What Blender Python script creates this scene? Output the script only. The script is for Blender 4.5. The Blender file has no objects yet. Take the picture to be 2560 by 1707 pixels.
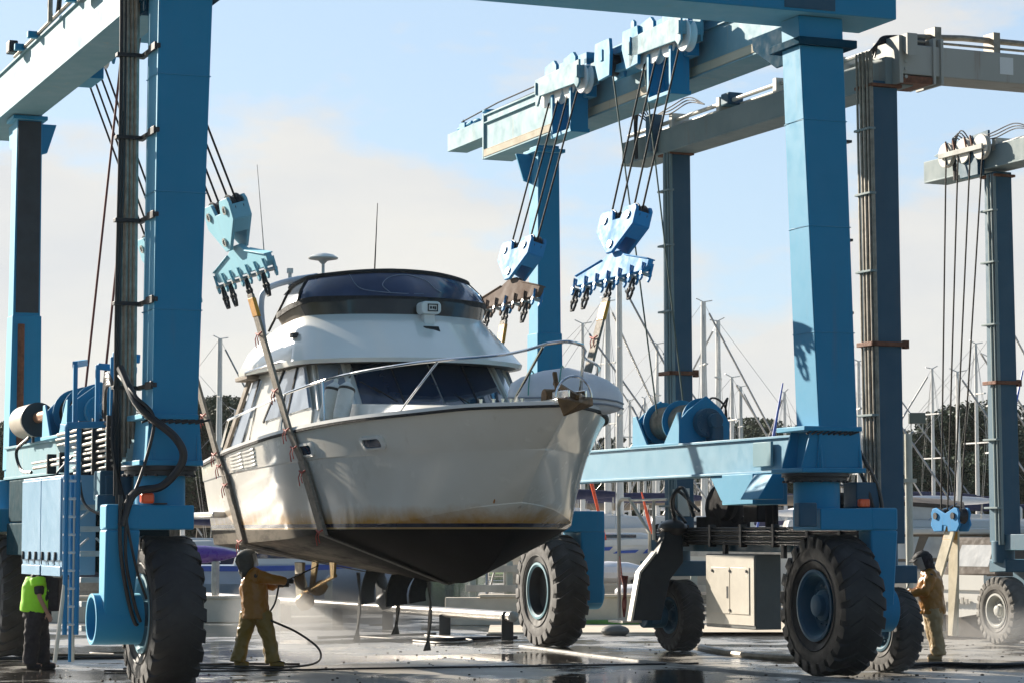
import bpy, bmesh, math, random
from mathutils import Vector, Matrix, Euler
from math import sin, cos, pi, radians as rad
random.seed(7)
scene = bpy.context.scene
COL = scene.collection

# ------------------------------------------------------------------ helpers
def T(x=0, y=0, z=0): return Matrix.Translation((x, y, z))
def RZ(a): return Matrix.Rotation(a, 4, 'Z')
def RX(a): return Matrix.Rotation(a, 4, 'X')
def RY(a): return Matrix.Rotation(a, 4, 'Y')
W = Matrix.Identity(4)
L1 = T(.05, 34.9, 0) @ RZ(rad(22))          # big travel lift: x across, y to its rear
L2 = T(5.89, 38.14, 0) @ RZ(rad(23.5))      # second travel lift
ROOT = {}

def frame_z(d):
    d = Vector(d).normalized()
    a = Vector((0, 0, 1)) if abs(d.z) < .9 else Vector((1, 0, 0))
    x = a.cross(d).normalized(); y = d.cross(x)
    return x, y, d

class MB:
    def __init__(s): s.v = []; s.f = []; s.m = []; s.cur = 0
    def add(s, vs, fs):
        o = len(s.v); s.v += [tuple(p) for p in vs]
        for f in fs: s.f.append(tuple(i + o for i in f)); s.m.append(s.cur)
        return s
    def hexa(s, b, t):
        return s.add(list(b) + list(t), [(0, 3, 2, 1), (4, 5, 6, 7), (0, 1, 5, 4), (1, 2, 6, 5), (2, 3, 7, 6), (3, 0, 4, 7)])
    def box(s, x0, x1, y0, y1, z0, z1):
        return s.hexa([(x0, y0, z0), (x1, y0, z0), (x1, y1, z0), (x0, y1, z0)], [(x0, y0, z1), (x1, y0, z1), (x1, y1, z1), (x0, y1, z1)])
    def cbox(s, c, sz, M=None):
        h = [q / 2 for q in sz]; M = M or W
        P = [T(*c) @ M @ Vector((a * h[0], b * h[1], d * h[2])) for d in (-1, 1) for a, b in ((-1, -1), (1, -1), (1, 1), (-1, 1))]
        return s.hexa(P[:4], P[4:])
    def bar(s, p, q, w, h, up=(0, 0, 1)):
        p, q = Vector(p), Vector(q); d = (q - p).normalized(); up = Vector(up)
        if abs(d.dot(up)) > .98: up = Vector((1, 0, 0))
        x = d.cross(up).normalized() * w / 2; y = x.normalized().cross(d) * h / 2
        return s.hexa([p - x - y, p + x - y, p + x + y, p - x + y], [q - x - y, q + x - y, q + x + y, q - x + y])
    def prism(s, poly, ax, a, b):
        # poly: 2d points; ax: axis of extrusion 'x','y','z'
        def mk(p, k):
            return {'x': (k, p[0], p[1]), 'y': (p[0], k, p[1]), 'z': (p[0], p[1], k)}[ax]
        n = len(poly)
        vs = [mk(p, a) for p in poly] + [mk(p, b) for p in poly]
        return s.add(vs, [tuple(range(n))[::-1], tuple(range(n, 2 * n))] + [(i, (i + 1) % n, n + (i + 1) % n, n + i) for i in range(n)])
    def tube(s, pts, r, n=8, cap=True, closed=False):
        pts = [Vector(p) for p in pts]; N = len(pts)
        rs = r if isinstance(r, (list, tuple)) else [r] * N
        d0 = (pts[1] - pts[0]).normalized(); x, y, _ = frame_z(d0); rings = []
        for i, p in enumerate(pts):
            if closed: d = (pts[(i + 1) % N] - pts[i - 1]).normalized()
            elif i == 0: d = d0
            elif i == N - 1: d = (pts[i] - pts[i - 1]).normalized()
            else: d = ((pts[i + 1] - p).normalized() + (p - pts[i - 1]).normalized()).normalized()
            x = (x - d * x.dot(d)).normalized(); y = d.cross(x)
            rings.append([p + (x * cos(2 * pi * k / n) + y * sin(2 * pi * k / n)) * rs[i] for k in range(n)])
        return s.loft(rings, cap=cap and not closed, wrap=closed)
    def loft(s, rings, cap=True, wrap=False, closed=True):
        n = len(rings[0]); R = len(rings); fs = []
        for i in range(R if wrap else R - 1):
            j = (i + 1) % R
            for k in range(n if closed else n - 1):
                l = (k + 1) % n
                fs.append((i * n + k, i * n + l, j * n + l, j * n + k))
        if cap: fs += [tuple(range(n))[::-1], tuple((R - 1) * n + k for k in range(n))]
        return s.add([p for r in rings for p in r], fs)
    def cyl(s, p, q, r0, r1=None, n=18):
        return s.tube([p, q], [r0, r0 if r1 is None else r1], n)
    def lathe(s, prof, o=(0, 0, 0), ax=(0, 0, 1), n=24, closed=False):
        x, y, d = frame_z(ax); o = Vector(o)
        rings = [[o + d * h + (x * cos(2 * pi * k / n) + y * sin(2 * pi * k / n)) * r for k in range(n)] for r, h in prof]
        return s.loft(rings, cap=not closed, wrap=closed)
    def ell(s, c, r, n=16, m=10, M=None):
        c = Vector(c); M = M or W
        rings = []
        for i in range(m + 1):
            t = pi * i / m; q = max(sin(t), .02)
            rings.append([c + M @ Vector((r[0] * q * cos(2 * pi * k / n), r[1] * q * sin(2 * pi * k / n), -r[2] * cos(t))) for k in range(n)])
        return s.loft(rings)
    def grid(s, rows):
        return s.loft(rows, cap=False, closed=False)
    def xf(s, M):
        s.v = [tuple(M @ Vector(p)) for p in s.v]; return s
    def join(s, o, M=None):
        M = M or W
        off = len(s.v); s.v += [tuple(M @ Vector(p)) for p in o.v]; s.f += [tuple(i + off for i in f) for f in o.f]; s.m += o.m; return s

def mesh_of(name, mb, mats, M=None, recalc=True, angle=32, merge=False):
    me = bpy.data.meshes.new(name)
    vs = [M @ Vector(p) for p in mb.v] if M is not None else [Vector(p) for p in mb.v]
    me.from_pydata(vs, [], mb.f)
    if not isinstance(mats, (list, tuple)): mats = [mats]
    for m in mats: me.materials.append(m)
    if len(mats) > 1: me.polygons.foreach_set('material_index', mb.m)
    if recalc:
        bm = bmesh.new(); bm.from_mesh(me)
        if merge: bmesh.ops.remove_doubles(bm, verts=bm.verts, dist=1e-4)
        bmesh.ops.recalc_face_normals(bm, faces=bm.faces); bm.to_mesh(me); bm.free()
    me.polygons.foreach_set('use_smooth', [True] * len(me.polygons))
    me.set_sharp_from_angle(angle=rad(angle))
    me.update(); return me

def rootM(o): return ROOT[o.name]
def props(o, label=None, cat=None, group=None, kind=None):
    if label: o['label'] = label
    if cat: o['category'] = cat
    if group: o['group'] = group
    if kind: o['kind'] = kind
    return o
def thing(name, label, cat, frame=W, loc=(0, 0, 0), group=None):
    o = bpy.data.objects.new(name, None); COL.objects.link(o)
    M = frame @ T(*loc); o.matrix_world = M; o.empty_display_size = .3
    ROOT[o.name] = M.copy()
    return props(o, label, cat, group)
def bev(o, w, seg=2):
    m = o.modifiers.new('bevel', 'BEVEL'); m.width = w; m.segments = seg; m.limit_method = 'ANGLE'; m.angle_limit = rad(40)
    return o
NOSPLIT = {'crown', 'trunk', 'rigging', 'seam', 'yellow_lettering', 'blue_lettering', 'logo_mark', 'faded_lettering', 'lettering', 'hull', 'body', 'jacket', 'trousers', 'boots', 'vest', 'hood'}
def pieces(mb, F):
    """the far-apart pieces held in one mesh builder"""
    n = len(mb.v); par = list(range(n))
    def find(a):
        while par[a] != a: par[a] = par[par[a]]; a = par[a]
        return a
    for f in mb.f:
        r = find(f[0])
        for q in f[1:]: par[find(q)] = r
    isl = {}
    pts = [F @ Vector(p) for p in mb.v]
    for i in range(n): isl.setdefault(find(i), []).append(i)
    ks = list(isl)
    if len(ks) < 2 or len(ks) > 400: return None
    bb = []
    for k in ks:
        q = [pts[i] for i in isl[k]]
        bb.append(([min(p[a] for p in q) for a in range(3)], [max(p[a] for p in q) for a in range(3)]))
    size = [max(h[a] - l[a] for a in range(3)) for l, h in bb]
    g = list(range(len(ks)))
    def fg(a):
        while g[a] != a: g[a] = g[g[a]]; a = g[a]
        return a
    for i in range(len(ks)):
        for j in range(i):
            gap = math.sqrt(sum(max(0, bb[i][0][a] - bb[j][1][a], bb[j][0][a] - bb[i][1][a]) ** 2 for a in range(3)))
            if gap <= max(.015, .47 * max(size[i], size[j])): g[fg(i)] = fg(j)
    grp = {}
    for i, k in enumerate(ks): grp.setdefault(fg(i), set()).add(k)
    if len(grp) < 2: return None
    out = []
    for s in grp.values():
        o = MB(); mp = {}
        for f, m in zip(mb.f, mb.m):
            if find(f[0]) in s:
                for q in f:
                    if q not in mp: mp[q] = len(o.v); o.v.append(mb.v[q])
                o.f.append(tuple(mp[q] for q in f)); o.m.append(m)
        out.append(o)
    return out
def part(name, mb, mat, parent, frame=W, bevel=0, label=None, **k):
    if name not in NOSPLIT:
        ps = pieces(mb, frame)
        if ps: return [part1(name, q, mat, parent, frame, bevel, label, **k) for q in ps][0]
    return part1(name, mb, mat, parent, frame, bevel, label, **k)
def part1(name, mb, mat, parent, frame=W, bevel=0, label=None, **k):
    M = rootM(parent).inverted() @ frame
    o = bpy.data.objects.new(name, mesh_of(name, mb, mat, M, **k)); COL.objects.link(o)
    o.parent = parent; ROOT[o.name] = rootM(parent)
    if bevel: bev(o, bevel)
    if label: o['label'] = label
    return o
def single(name, mb, mat, label=None, cat=None, frame=W, loc=(0, 0, 0), group=None, kind=None, bevel=0, **k):
    M = frame @ T(*loc)
    o = bpy.data.objects.new(name, mesh_of(name, mb, mat, T(-loc[0], -loc[1], -loc[2]), **k)); COL.objects.link(o)
    o.matrix_world = M; ROOT[o.name] = M.copy()
    if bevel: bev(o, bevel)
    return props(o, label, cat, group, kind)
def copy_tree(o, M=None, label=None, parent=None):
    c = o.copy(); COL.objects.link(c)
    if parent is None:
        c.matrix_world = M; ROOT[c.name] = M.copy()
        if label: c['label'] = label
    else: c.parent = parent
    for ch in [q for q in bpy.data.objects if q.parent == o]: copy_tree(ch, parent=c)
    return c
def arc(c, r, a0, a1, n, ax='xz', k=0):
    out = []
    for i in range(n + 1):
        a = rad(a0 + (a1 - a0) * i / n); p, q = c[0] + r * cos(a), c[1] + r * sin(a)
        out.append({'xz': (p, k, q), 'yz': (k, p, q), 'xy': (p, q, k)}[ax])
    return out
def bez(pts, n=8):
    # Catmull-Rom through the points
    P = [Vector(p) for p in pts]; P = [P[0] * 2 - P[1]] + P + [P[-1] * 2 - P[-2]]; out = []
    for i in range(1, len(P) - 2):
        for k in range(n):
            t = k / n; a, b, c, d = P[i - 1], P[i], P[i + 1], P[i + 2]
            out.append(.5 * ((2 * b) + (c - a) * t + (2 * a - 5 * b + 4 * c - d) * t * t + (3 * b - a - 3 * c + d) * t ** 3))
    out.append(P[-2]); return out
def pchip(pts):
    pts = sorted(pts); xs = [p[0] for p in pts]; ys = [p[1] for p in pts]; n = len(xs)
    h = [xs[i + 1] - xs[i] for i in range(n - 1)]; d = [(ys[i + 1] - ys[i]) / h[i] for i in range(n - 1)]
    m = [d[0]] + [0] * (n - 2) + [d[-1]]
    for i in range(1, n - 1):
        if d[i - 1] * d[i] > 0:
            a = 2 * h[i] + h[i - 1]; b = h[i] + 2 * h[i - 1]; m[i] = (a + b) / (a / d[i - 1] + b / d[i])
    def f(x):
        x = min(max(x, xs[0]), xs[-1]); i = 0
        while i < n - 2 and x > xs[i + 1]: i += 1
        t = (x - xs[i]) / h[i]
        return ys[i] * (2 * t ** 3 - 3 * t * t + 1) + h[i] * m[i] * (t ** 3 - 2 * t * t + t) + ys[i + 1] * (3 * t * t - 2 * t ** 3) + h[i] * m[i + 1] * (t ** 3 - t * t)
    return f
def lerp(a, b, t): return a + (b - a) * t

# ------------------------------------------------------------------ materials
def nt(name):
    m = bpy.data.materials.new(name); m.use_nodes = True; N = m.node_tree.nodes; Lk = m.node_tree.links
    return m, N, Lk, N['Principled BSDF']
def noise(N, Lk, co, scale, detail=4, rough=.55, stretch=None):
    if stretch:
        mp = N.new('ShaderNodeMapping'); mp.inputs['Scale'].default_value = stretch; Lk.new(co, mp.inputs['Vector']); co = mp.outputs['Vector']
    t = N.new('ShaderNodeTexNoise'); t.inputs['Scale'].default_value = scale; t.inputs['Detail'].default_value = detail; t.inputs['Roughness'].default_value = rough
    Lk.new(co, t.inputs['Vector']); return t.outputs['Fac']
def ramp(N, Lk, fac, a, b, ca=(0, 0, 0, 1), cb=(1, 1, 1, 1)):
    r = N.new('ShaderNodeValToRGB'); r.color_ramp.elements[0].position = a; r.color_ramp.elements[1].position = b
    r.color_ramp.elements[0].color = ca; r.color_ramp.elements[1].color = cb; Lk.new(fac, r.inputs['Fac']); return r.outputs['Color']
def mixc(N, Lk, fac, a, b, mode='MIX'):
    m = N.new('ShaderNodeMix'); m.data_type = 'RGBA'; m.blend_type = mode
    for k, q in ((0, fac), (6, a), (7, b)):
        if hasattr(q, 'type') and hasattr(q, 'links'): Lk.new(q, m.inputs[k])
        else: m.inputs[k].default_value = q if k == 0 or len(q) == 4 else (*q, 1)
    return m.outputs[2]
def bump(N, Lk, h, strength, dist, P):
    b = N.new('ShaderNodeBump'); b.inputs['Strength'].default_value = strength; b.inputs['Distance'].default_value = dist
    Lk.new(h, b.inputs['Height']); Lk.new(b.outputs['Normal'], P.inputs['Normal'])
def simple(name, col, rough=.5, metal=0, spec=.5, var=.12, scale=3, bmp=0, bscale=60, coat=0, alpha=1, sheen=0, stretch=None):
    m, N, Lk, P = nt(name)
    tc = N.new('ShaderNodeTexCoord').outputs['Object']
    f = noise(N, Lk, tc, scale, 5, .6, stretch)
    lo = tuple(c * (1 - var) for c in col); hi = tuple(min(1, c * (1 + var)) for c in col)
    Lk.new(ramp(N, Lk, f, .3, .7, (*lo, 1), (*hi, 1)), P.inputs['Base Color'])
    r = ramp(N, Lk, noise(N, Lk, tc, scale * 2.3, 4, .6, stretch), .3, .7, (rough * .8,) * 3 + (1,), (min(1, rough * 1.2),) * 3 + (1,))
    Lk.new(r, P.inputs['Roughness']); P.inputs['Metallic'].default_value = metal; P.inputs['Specular IOR Level'].default_value = spec
    P.inputs['Coat Weight'].default_value = coat; P.inputs['Coat Roughness'].default_value = .08
    if alpha < 1: P.inputs['Alpha'].default_value = alpha
    if sheen: P.inputs['Sheen Weight'].default_value = sheen
    if bmp: bump(N, Lk, noise(N, Lk, tc, bscale, 4, .6, stretch), bmp, .01, P)
    return m
def paint(name, col, stain=(.16, .10, .05), amt=.35, rough=.45, spec=.55, coat=0.0, chalk=.12, sheen=0):
    """weathered steel paint: chalky patches, rust runs down the faces, faint waviness"""
    m, N, Lk, P = nt(name)
    tc = N.new('ShaderNodeTexCoord').outputs['Object']
    big = noise(N, Lk, tc, .9, 5, .6)
    c1 = ramp(N, Lk, big, .3, .75, (*[c * .9 for c in col], 1), (*[c + chalk * (.6 - c) for c in col], 1))
    run = noise(N, Lk, tc, 5, 6, .65, (1, 1, .07))
    pat = noise(N, Lk, tc, .6, 3, .5)
    mu = N.new('ShaderNodeMath'); mu.operation = 'MULTIPLY'
    Lk.new(ramp(N, Lk, run, .56, .74), mu.inputs[0]); Lk.new(ramp(N, Lk, pat, .45, .65), mu.inputs[1])
    mu2 = N.new('ShaderNodeMath'); mu2.operation = 'MULTIPLY'; mu2.inputs[1].default_value = amt; Lk.new(mu.outputs[0], mu2.inputs[0])
    c2 = mixc(N, Lk, mu2.outputs[0], c1, stain)
    sp = ramp(N, Lk, noise(N, Lk, tc, 22, 6, .7), .68, .74)
    mu3 = N.new('ShaderNodeMath'); mu3.operation = 'MULTIPLY'; mu3.inputs[1].default_value = amt * .5; Lk.new(sp, mu3.inputs[0])
    Lk.new(mixc(N, Lk, mu3.outputs[0], c2, stain), P.inputs['Base Color'])
    Lk.new(ramp(N, Lk, noise(N, Lk, tc, 3.5, 5, .6), .3, .7, (rough * .85,) * 3 + (1,), (min(1, rough * 1.25),) * 3 + (1,)), P.inputs['Roughness'])
    P.inputs['Specular IOR Level'].default_value = spec; P.inputs['Coat Weight'].default_value = coat; P.inputs['Coat Roughness'].default_value = .25
    P.inputs['Sheen Weight'].default_value = sheen; P.inputs['Sheen Roughness'].default_value = .45; P.inputs['Sheen Tint'].default_value = (.42, .86, 1, 1)     # oxidised, dusty top coat
    bump(N, Lk, noise(N, Lk, tc, 1.6, 3, .5), .12, .03, P)
    return m
BLUE = paint('blue_paint', (.0005, .215, .42), amt=.26, rough=.55, chalk=.0, spec=.35, sheen=.75)
PALE = paint('faded_blue_paint', (.13, .28, .34), stain=(.42, .33, .22), amt=.8, rough=.6, chalk=.14, spec=.35, sheen=.25)
BLUE2 = paint('dark_blue_paint', (.003, .065, .125), amt=.25, rough=.55, chalk=.0, sheen=.4)
CREAM = paint('grey_cream_paint', (.40, .40, .36), stain=(.22, .11, .05), amt=.7, rough=.55)
BRIGHT = paint('bright_blue_paint', (.03, .25, .54), amt=.35, rough=.6, chalk=.02, spec=.2)
LADDER = paint('ladder_blue_paint', (.008, .20, .44), amt=.1, rough=.5, chalk=0, spec=.4, sheen=.4)
PALEB = paint('pale_blue_block_paint', (.18, .42, .54), amt=.3, rough=.6, chalk=.1, spec=.3, sheen=.5)
GREYT = paint('grey_teal_paint', (.20, .27, .28), stain=(.24, .15, .08), amt=.6, rough=.6, spec=.3)
BAND = paint('rusty_cream_band', (.50, .44, .33), stain=(.26, .12, .05), amt=.9, rough=.7, spec=.2)
RUSTB = paint('brown_primer', (.12, .08, .06), amt=.3, rough=.8, spec=.1)
DARK = simple('dark_steel', (.022, .024, .028), .45, .3, var=.3)
BLACK = simple('black_rubber_hose', (.012, .012, .013), .4, var=.3)
RUBBER = simple('tyre_rubber', (.019, .018, .0175), .62, var=.35, scale=2.5, bmp=.4, bscale=14)
DUSTY = simple('dusty_tyre_rubber', (.034, .030, .027), .75, var=.5, scale=2.2, bmp=.4, bscale=14, sheen=.25)
DUSTY2 = simple('mud_dusted_tyre', (.15, .14, .125), .8, var=.35, scale=2.5, bmp=.4, bscale=14)
CABLE = simple('steel_cable', (.030, .027, .025), .75, 0, spec=.2, var=.3, scale=30)
REDC = simple('red_brown_cable', (.13, .03, .03), .5, .1)
STEEL = simple('galvanised_steel', (.42, .41, .39), .38, .75, var=.2, scale=8)
CHROME = simple('stainless', (.75, .74, .72), .14, 1, var=.04)
PIPE = simple('dull_pipe', (.27, .24, .195), .45, .2, var=.35, scale=9)
RUST = simple('rusty_steel', (.16, .06, .03), .7, .1, var=.4, scale=14)
WEB = simple('sling_webbing', (.23, .20, .16), .75, var=.35, scale=14, bmp=.6, bscale=120)
WEBD = simple('dark_webbing', (.055, .05, .042), .6, var=.4, scale=9, bmp=.5, bscale=90)
YEL = simple('yellow_sleeve', (.55, .25, .02), .6, var=.25, scale=9, bmp=.4)
RED = simple('red_rope', (.42, .06, .04), .7, var=.3, scale=30)
ORANGE = simple('orange_lamp', (.85, .10, .02), .3, var=.1)
WHITE = simple('white_gelcoat', (.76, .74, .69), .22, var=.03, scale=1.2, coat=.5)
WHITE2 = simple('white_plastic', (.72, .72, .70), .35, var=.05)
CREAMB = simple('cream_cabinet_paint', (.62, .58, .50), .45, var=.08)
GREY = simple('grey_hypalon', (.76, .76, .78), .5, var=.06)
CANVAS = simple('black_canvas', (.012, .013, .015), .75, var=.3, scale=6, bmp=.5, bscale=160)
TAN = simple('tan_canvas', (.23, .19, .15), .8, var=.15, bmp=.4, bscale=120)
BRONZE = simple('bronze', (.42, .27, .09), .35, .8, var=.25, scale=8)
ANCH = simple('rusted_anchor', (.17, .095, .04), .55, .5, var=.35, scale=9, bmp=.5, bscale=30)
OIL_J = simple('ochre_oilskin', (.31, .13, .010), .34, var=.08, scale=4, bmp=.2, bscale=12)
OIL_P = simple('olive_oilskin', (.21, .13, .014), .36, var=.1, scale=4, bmp=.4, bscale=10)
OIL_T = simple('tan_oilskin', (.36, .25, .12), .5, var=.08, scale=4, bmp=.4, bscale=10)
LIME = simple('lime_vest', (.38, .86, .02), .6, var=.1)
CLOTH = simple('dark_cloth', (.022, .018, .022), .85, var=.3, scale=8, bmp=.5, bscale=20)
SKIN = simple('skin', (.42, .22, .15), .5, var=.1)
GLOVE = simple('black_glove', (.02, .02, .022), .6)
HELM = simple('grey_hood', (.055, .06, .055), .55, var=.3)
WOODP = simple('pale_timber', (.50, .47, .40), .7, var=.2, scale=3, stretch=(1, 1, .1))
NAVY = simple('navy_canvas', (.018, .022, .07), .7, var=.2)
PURPLE = simple('purple_hull', (.13, .06, .34), .3, var=.1)
SKYB = simple('pale_blue_hull', (.36, .45, .58), .35, var=.08)
ROYAL = simple('royal_blue', (.02, .09, .45), .4)
ALU = simple('alloy_mast', (.66, .65, .63), .4, .25, var=.06)
BARK = simple('bark', (.07, .055, .04), .9, var=.3)
def glass(name, col, rough=.06, alpha=1., spec=.6, coat=.6):
    m, N, Lk, P = nt(name)
    tc = N.new('ShaderNodeTexCoord').outputs['Object']
    Lk.new(ramp(N, Lk, noise(N, Lk, tc, 1.4, 4), .3, .7, (*[c * .7 for c in col], 1), (*[c * 1.3 for c in col], 1)), P.inputs['Base Color'])
    P.inputs['Roughness'].default_value = rough; P.inputs['Specular IOR Level'].default_value = spec; P.inputs['Coat Weight'].default_value = coat; P.inputs['Coat Roughness'].default_value = .04
    P.inputs['Alpha'].default_value = alpha
    bump(N, Lk, noise(N, Lk, tc, 2.2, 3, .5), .22, .04, P)
    return m
GLASS = glass('dark_glass', (.010, .030, .065))
SIDEG = glass('side_glass', (.30, .36, .45), .2)
VINYL = glass('blue_vinyl', (.035, .055, .115), .12)
CLEAR = glass('smoked_clear_vinyl', (.060, .052, .044), .16, 1, spec=.4, coat=.2)
CLEAR2 = glass('clear_vinyl', (.55, .53, .48), .15, .35)

def hull_material():
    m, N, Lk, P = nt('boat_hull_gelcoat')
    tc = N.new('ShaderNodeTexCoord'); geo = tc.outputs['Object']
    sep = N.new('ShaderNodeSeparateXYZ'); Lk.new(geo, sep.inputs[0])
    zo = N.new('ShaderNodeMath'); zo.inputs[1].default_value = 1.36; Lk.new(sep.outputs['Z'], zo.inputs[0]); z = zo.outputs[0]      # height above the yard
    def mask(a, b):      # 1 above b, 0 below a (metres above the yard)
        mr = N.new('ShaderNodeMapRange'); mr.inputs['From Min'].default_value = a; mr.inputs['From Max'].default_value = b; Lk.new(z, mr.inputs['Value']); return mr.outputs[0]
    n1 = noise(N, Lk, geo, 1.1, 5, .6); gel = ramp(N, Lk, n1, .3, .7, (.74, .70, .62, 1), (.80, .77, .70, 1))
    # ochre scum line above the boot stripe, with its own ragged top
    zz = N.new('ShaderNodeMath'); zz.operation = 'MULTIPLY_ADD'; zz.inputs[1].default_value = -.40; Lk.new(noise(N, Lk, geo, 1.6, 5, .7, (1, 1, .5)), zz.inputs[0]); Lk.new(z, zz.inputs[2])
    mr = N.new('ShaderNodeMapRange'); mr.inputs['From Min'].default_value = 2.06; mr.inputs['From Max'].default_value = 2.30; mr.inputs['To Min'].default_value = 1.0; mr.inputs['To Max'].default_value = 0; Lk.new(zz.outputs[0], mr.inputs['Value'])
    c = mixc(N, Lk, mr.outputs[0], gel, (.50, .26, .05))
    runs = ramp(N, Lk, noise(N, Lk, geo, 4, 6, .7, (1, 1, .1)), .60, .75)
    k = N.new('ShaderNodeMath'); k.operation = 'MULTIPLY'; k.inputs[1].default_value = .25; Lk.new(runs, k.inputs[0])
    c = mixc(N, Lk, k.outputs[0], c, (.38, .30, .20))
    navy = (.008, .012, .04); gold = (.50, .32, .12)
    anti = ramp(N, Lk, noise(N, Lk, geo, 1.6, 6, .65), .35, .72, (.0025, .003, .0042, 1), (.008, .0085, .010, 1))
    # sunlit gloss and stains painted into the antifouling as grey patches towards the stern
    aft = N.new('ShaderNodeMapRange'); aft.inputs['From Min'].default_value = -.4; aft.inputs['From Max'].default_value = .9; Lk.new(sep.outputs['Y'], aft.inputs['Value'])
    wn = ramp(N, Lk, noise(N, Lk, geo, 1.3, 7, .7, (1, .35, 1)), .38, .56); wm = N.new('ShaderNodeMath'); wm.operation = 'MULTIPLY'; Lk.new(aft.outputs[0], wm.inputs[0]); Lk.new(wn, wm.inputs[1])
    anti = mixc(N, Lk, wm.outputs[0], anti, (.24, .215, .18))
    c = mixc(N, Lk, mask(2.245, 2.25), navy, c)
    c = mixc(N, Lk, mask(2.19, 2.195), gold, c)
    c = mixc(N, Lk, mask(2.165, 2.17), anti, c)
    Lk.new(c, P.inputs['Base Color'])
    rr = ramp(N, Lk, noise(N, Lk, geo, 2.5, 5, .6), .3, .7, (.16, .16, .16, 1), (.30, .30, .30, 1)); bot = mask(2.16, 2.175); Lk.new(mixc(N, Lk, bot, (.62, .62, .62), rr), P.inputs['Roughness'])
    cw = N.new('ShaderNodeMath'); cw.operation = 'MULTIPLY'; cw.inputs[1].default_value = .6; Lk.new(bot, cw.inputs[0]); Lk.new(cw.outputs[0], P.inputs['Coat Weight']); sw = N.new('ShaderNodeMath'); sw.operation = 'MULTIPLY_ADD'; sw.inputs[1].default_value = .42; sw.inputs[2].default_value = .04; Lk.new(bot, sw.inputs[0]); Lk.new(sw.outputs[0], P.inputs['Specular IOR Level']); P.inputs['Coat Roughness'].default_value = .06
    bump(N, Lk, noise(N, Lk, geo, .8, 2, .4), .08, .05, P)
    return m
HULL = hull_material()

def wet_ground():
    m, N, Lk, P = nt('wet_concrete_yard')
    g = N.new('ShaderNodeNewGeometry').outputs['Position']
    pud = noise(N, Lk, g, .22, 6, .62); mid = noise(N, Lk, g, 1.3, 6, .65); fine = noise(N, Lk, g, 14, 5, .7)
    ad = N.new('ShaderNodeMath'); ad.operation = 'MULTIPLY_ADD'; ad.inputs[1].default_value = .45; Lk.new(mid, ad.inputs[0]); Lk.new(pud, ad.inputs[2])
    wet = ramp(N, Lk, ad.outputs[0], .66, .76)      # 1 = standing water
    dry = ramp(N, Lk, mid, .3, .7, (.34, .32, .285, 1), (.52, .49, .445, 1))  # pale matt patches painted to stand for glare on the wet yard
    dry = mixc(N, Lk, ramp(N, Lk, fine, .62, .72), dry, (.06, .055, .05))
    c = mixc(N, Lk, wet, dry, (.045, .042, .038))
    Lk.new(c, P.inputs['Base Color'])
    Lk.new(mixc(N, Lk, wet, ramp(N, Lk, fine, .3, .7, (.34, .34, .34, 1), (.55, .55, .55, 1)), (.06, .06, .06)), P.inputs['Roughness'])
    Lk.new(mixc(N, Lk, wet, (.22, .22, .22), (.95, .95, .95)), P.inputs['Specular IOR Level'])
    mm = N.new('ShaderNodeMath'); mm.operation = 'MULTIPLY_ADD'; mm.inputs[1].default_value = .35; Lk.new(fine, mm.inputs[0]); Lk.new(mid, mm.inputs[2])
    b = N.new('ShaderNodeBump'); b.inputs['Distance'].default_value = .012; Lk.new(mm.outputs[0], b.inputs['Height'])
    st = N.new('ShaderNodeMapRange'); st.inputs['To Min'].default_value = .22; st.inputs['To Max'].default_value = .12; Lk.new(wet, st.inputs['Value']); Lk.new(st.outputs[0], b.inputs['Strength'])
    Lk.new(b.outputs['Normal'], P.inputs['Normal'])
    return m
GROUND = wet_ground()
CONC = simple('pale_concrete', (.66, .57, .44), .75, var=.18, scale=1.3, bmp=.3, bscale=18)
GRASS = simple('grass_green', (.09, .17, .04), .9, var=.35, scale=.6, bmp=.8, bscale=3)
WATER = simple('harbour_water', (.025, .05, .055), .08, var=.2, scale=1.2, bmp=.35, bscale=2.2)

# ------------------------------------------------------------------ world, sun, camera
SUN_EL = rad(22); SUN_AZ = math.atan2(-.715, .70)     # angle from +Y towards +X
S = Vector((sin(SUN_AZ) * cos(SUN_EL), cos(SUN_AZ) * cos(SUN_EL), sin(SUN_EL)))
world = bpy.data.worlds.new('World'); scene.world = world; world.use_nodes = True
N = world.node_tree.nodes; Lk = world.node_tree.links; bg = N['Background']
sky = N.new('ShaderNodeTexSky'); sky.sky_type = 'NISHITA'; sky.sun_disc = False
sky.sun_elevation = SUN_EL; sky.sun_rotation = SUN_AZ; sky.air_density = 1.0; sky.dust_density = .6; sky.ozone_density = 2.2; sky.altitude = 0
tcw = N.new('ShaderNodeTexCoord').outputs['Generated']
def wnoise(scale, stretch, detail, rough, off):
    mp = N.new('ShaderNodeMapping'); mp.inputs['Scale'].default_value = stretch; mp.inputs['Location'].default_value = off; Lk.new(tcw, mp.inputs['Vector'])
    t = N.new('ShaderNodeTexNoise'); t.inputs['Scale'].default_value = scale; t.inputs['Detail'].default_value = detail; t.inputs['Roughness'].default_value = rough
    Lk.new(mp.outputs['Vector'], t.inputs['Vector']); return t.outputs['Fac']
sepw = N.new('ShaderNodeSeparateXYZ'); Lk.new(tcw, sepw.inputs[0])
cl0 = wnoise(5.2, (1, 1, 2.6), 7, .58, (1.3, .2, .35)); clm = N.new('ShaderNodeMath'); clm.operation = 'MULTIPLY_ADD'; clm.inputs[1].default_value = 1.9; clm.inputs[2].default_value = -.45; Lk.new(cl0, clm.inputs[0]); cl = clm.outputs[0]; cl2 = wnoise(2.2, (1, 1, 2.2), 4, .5, (.4, 1.1, .1))
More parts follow.
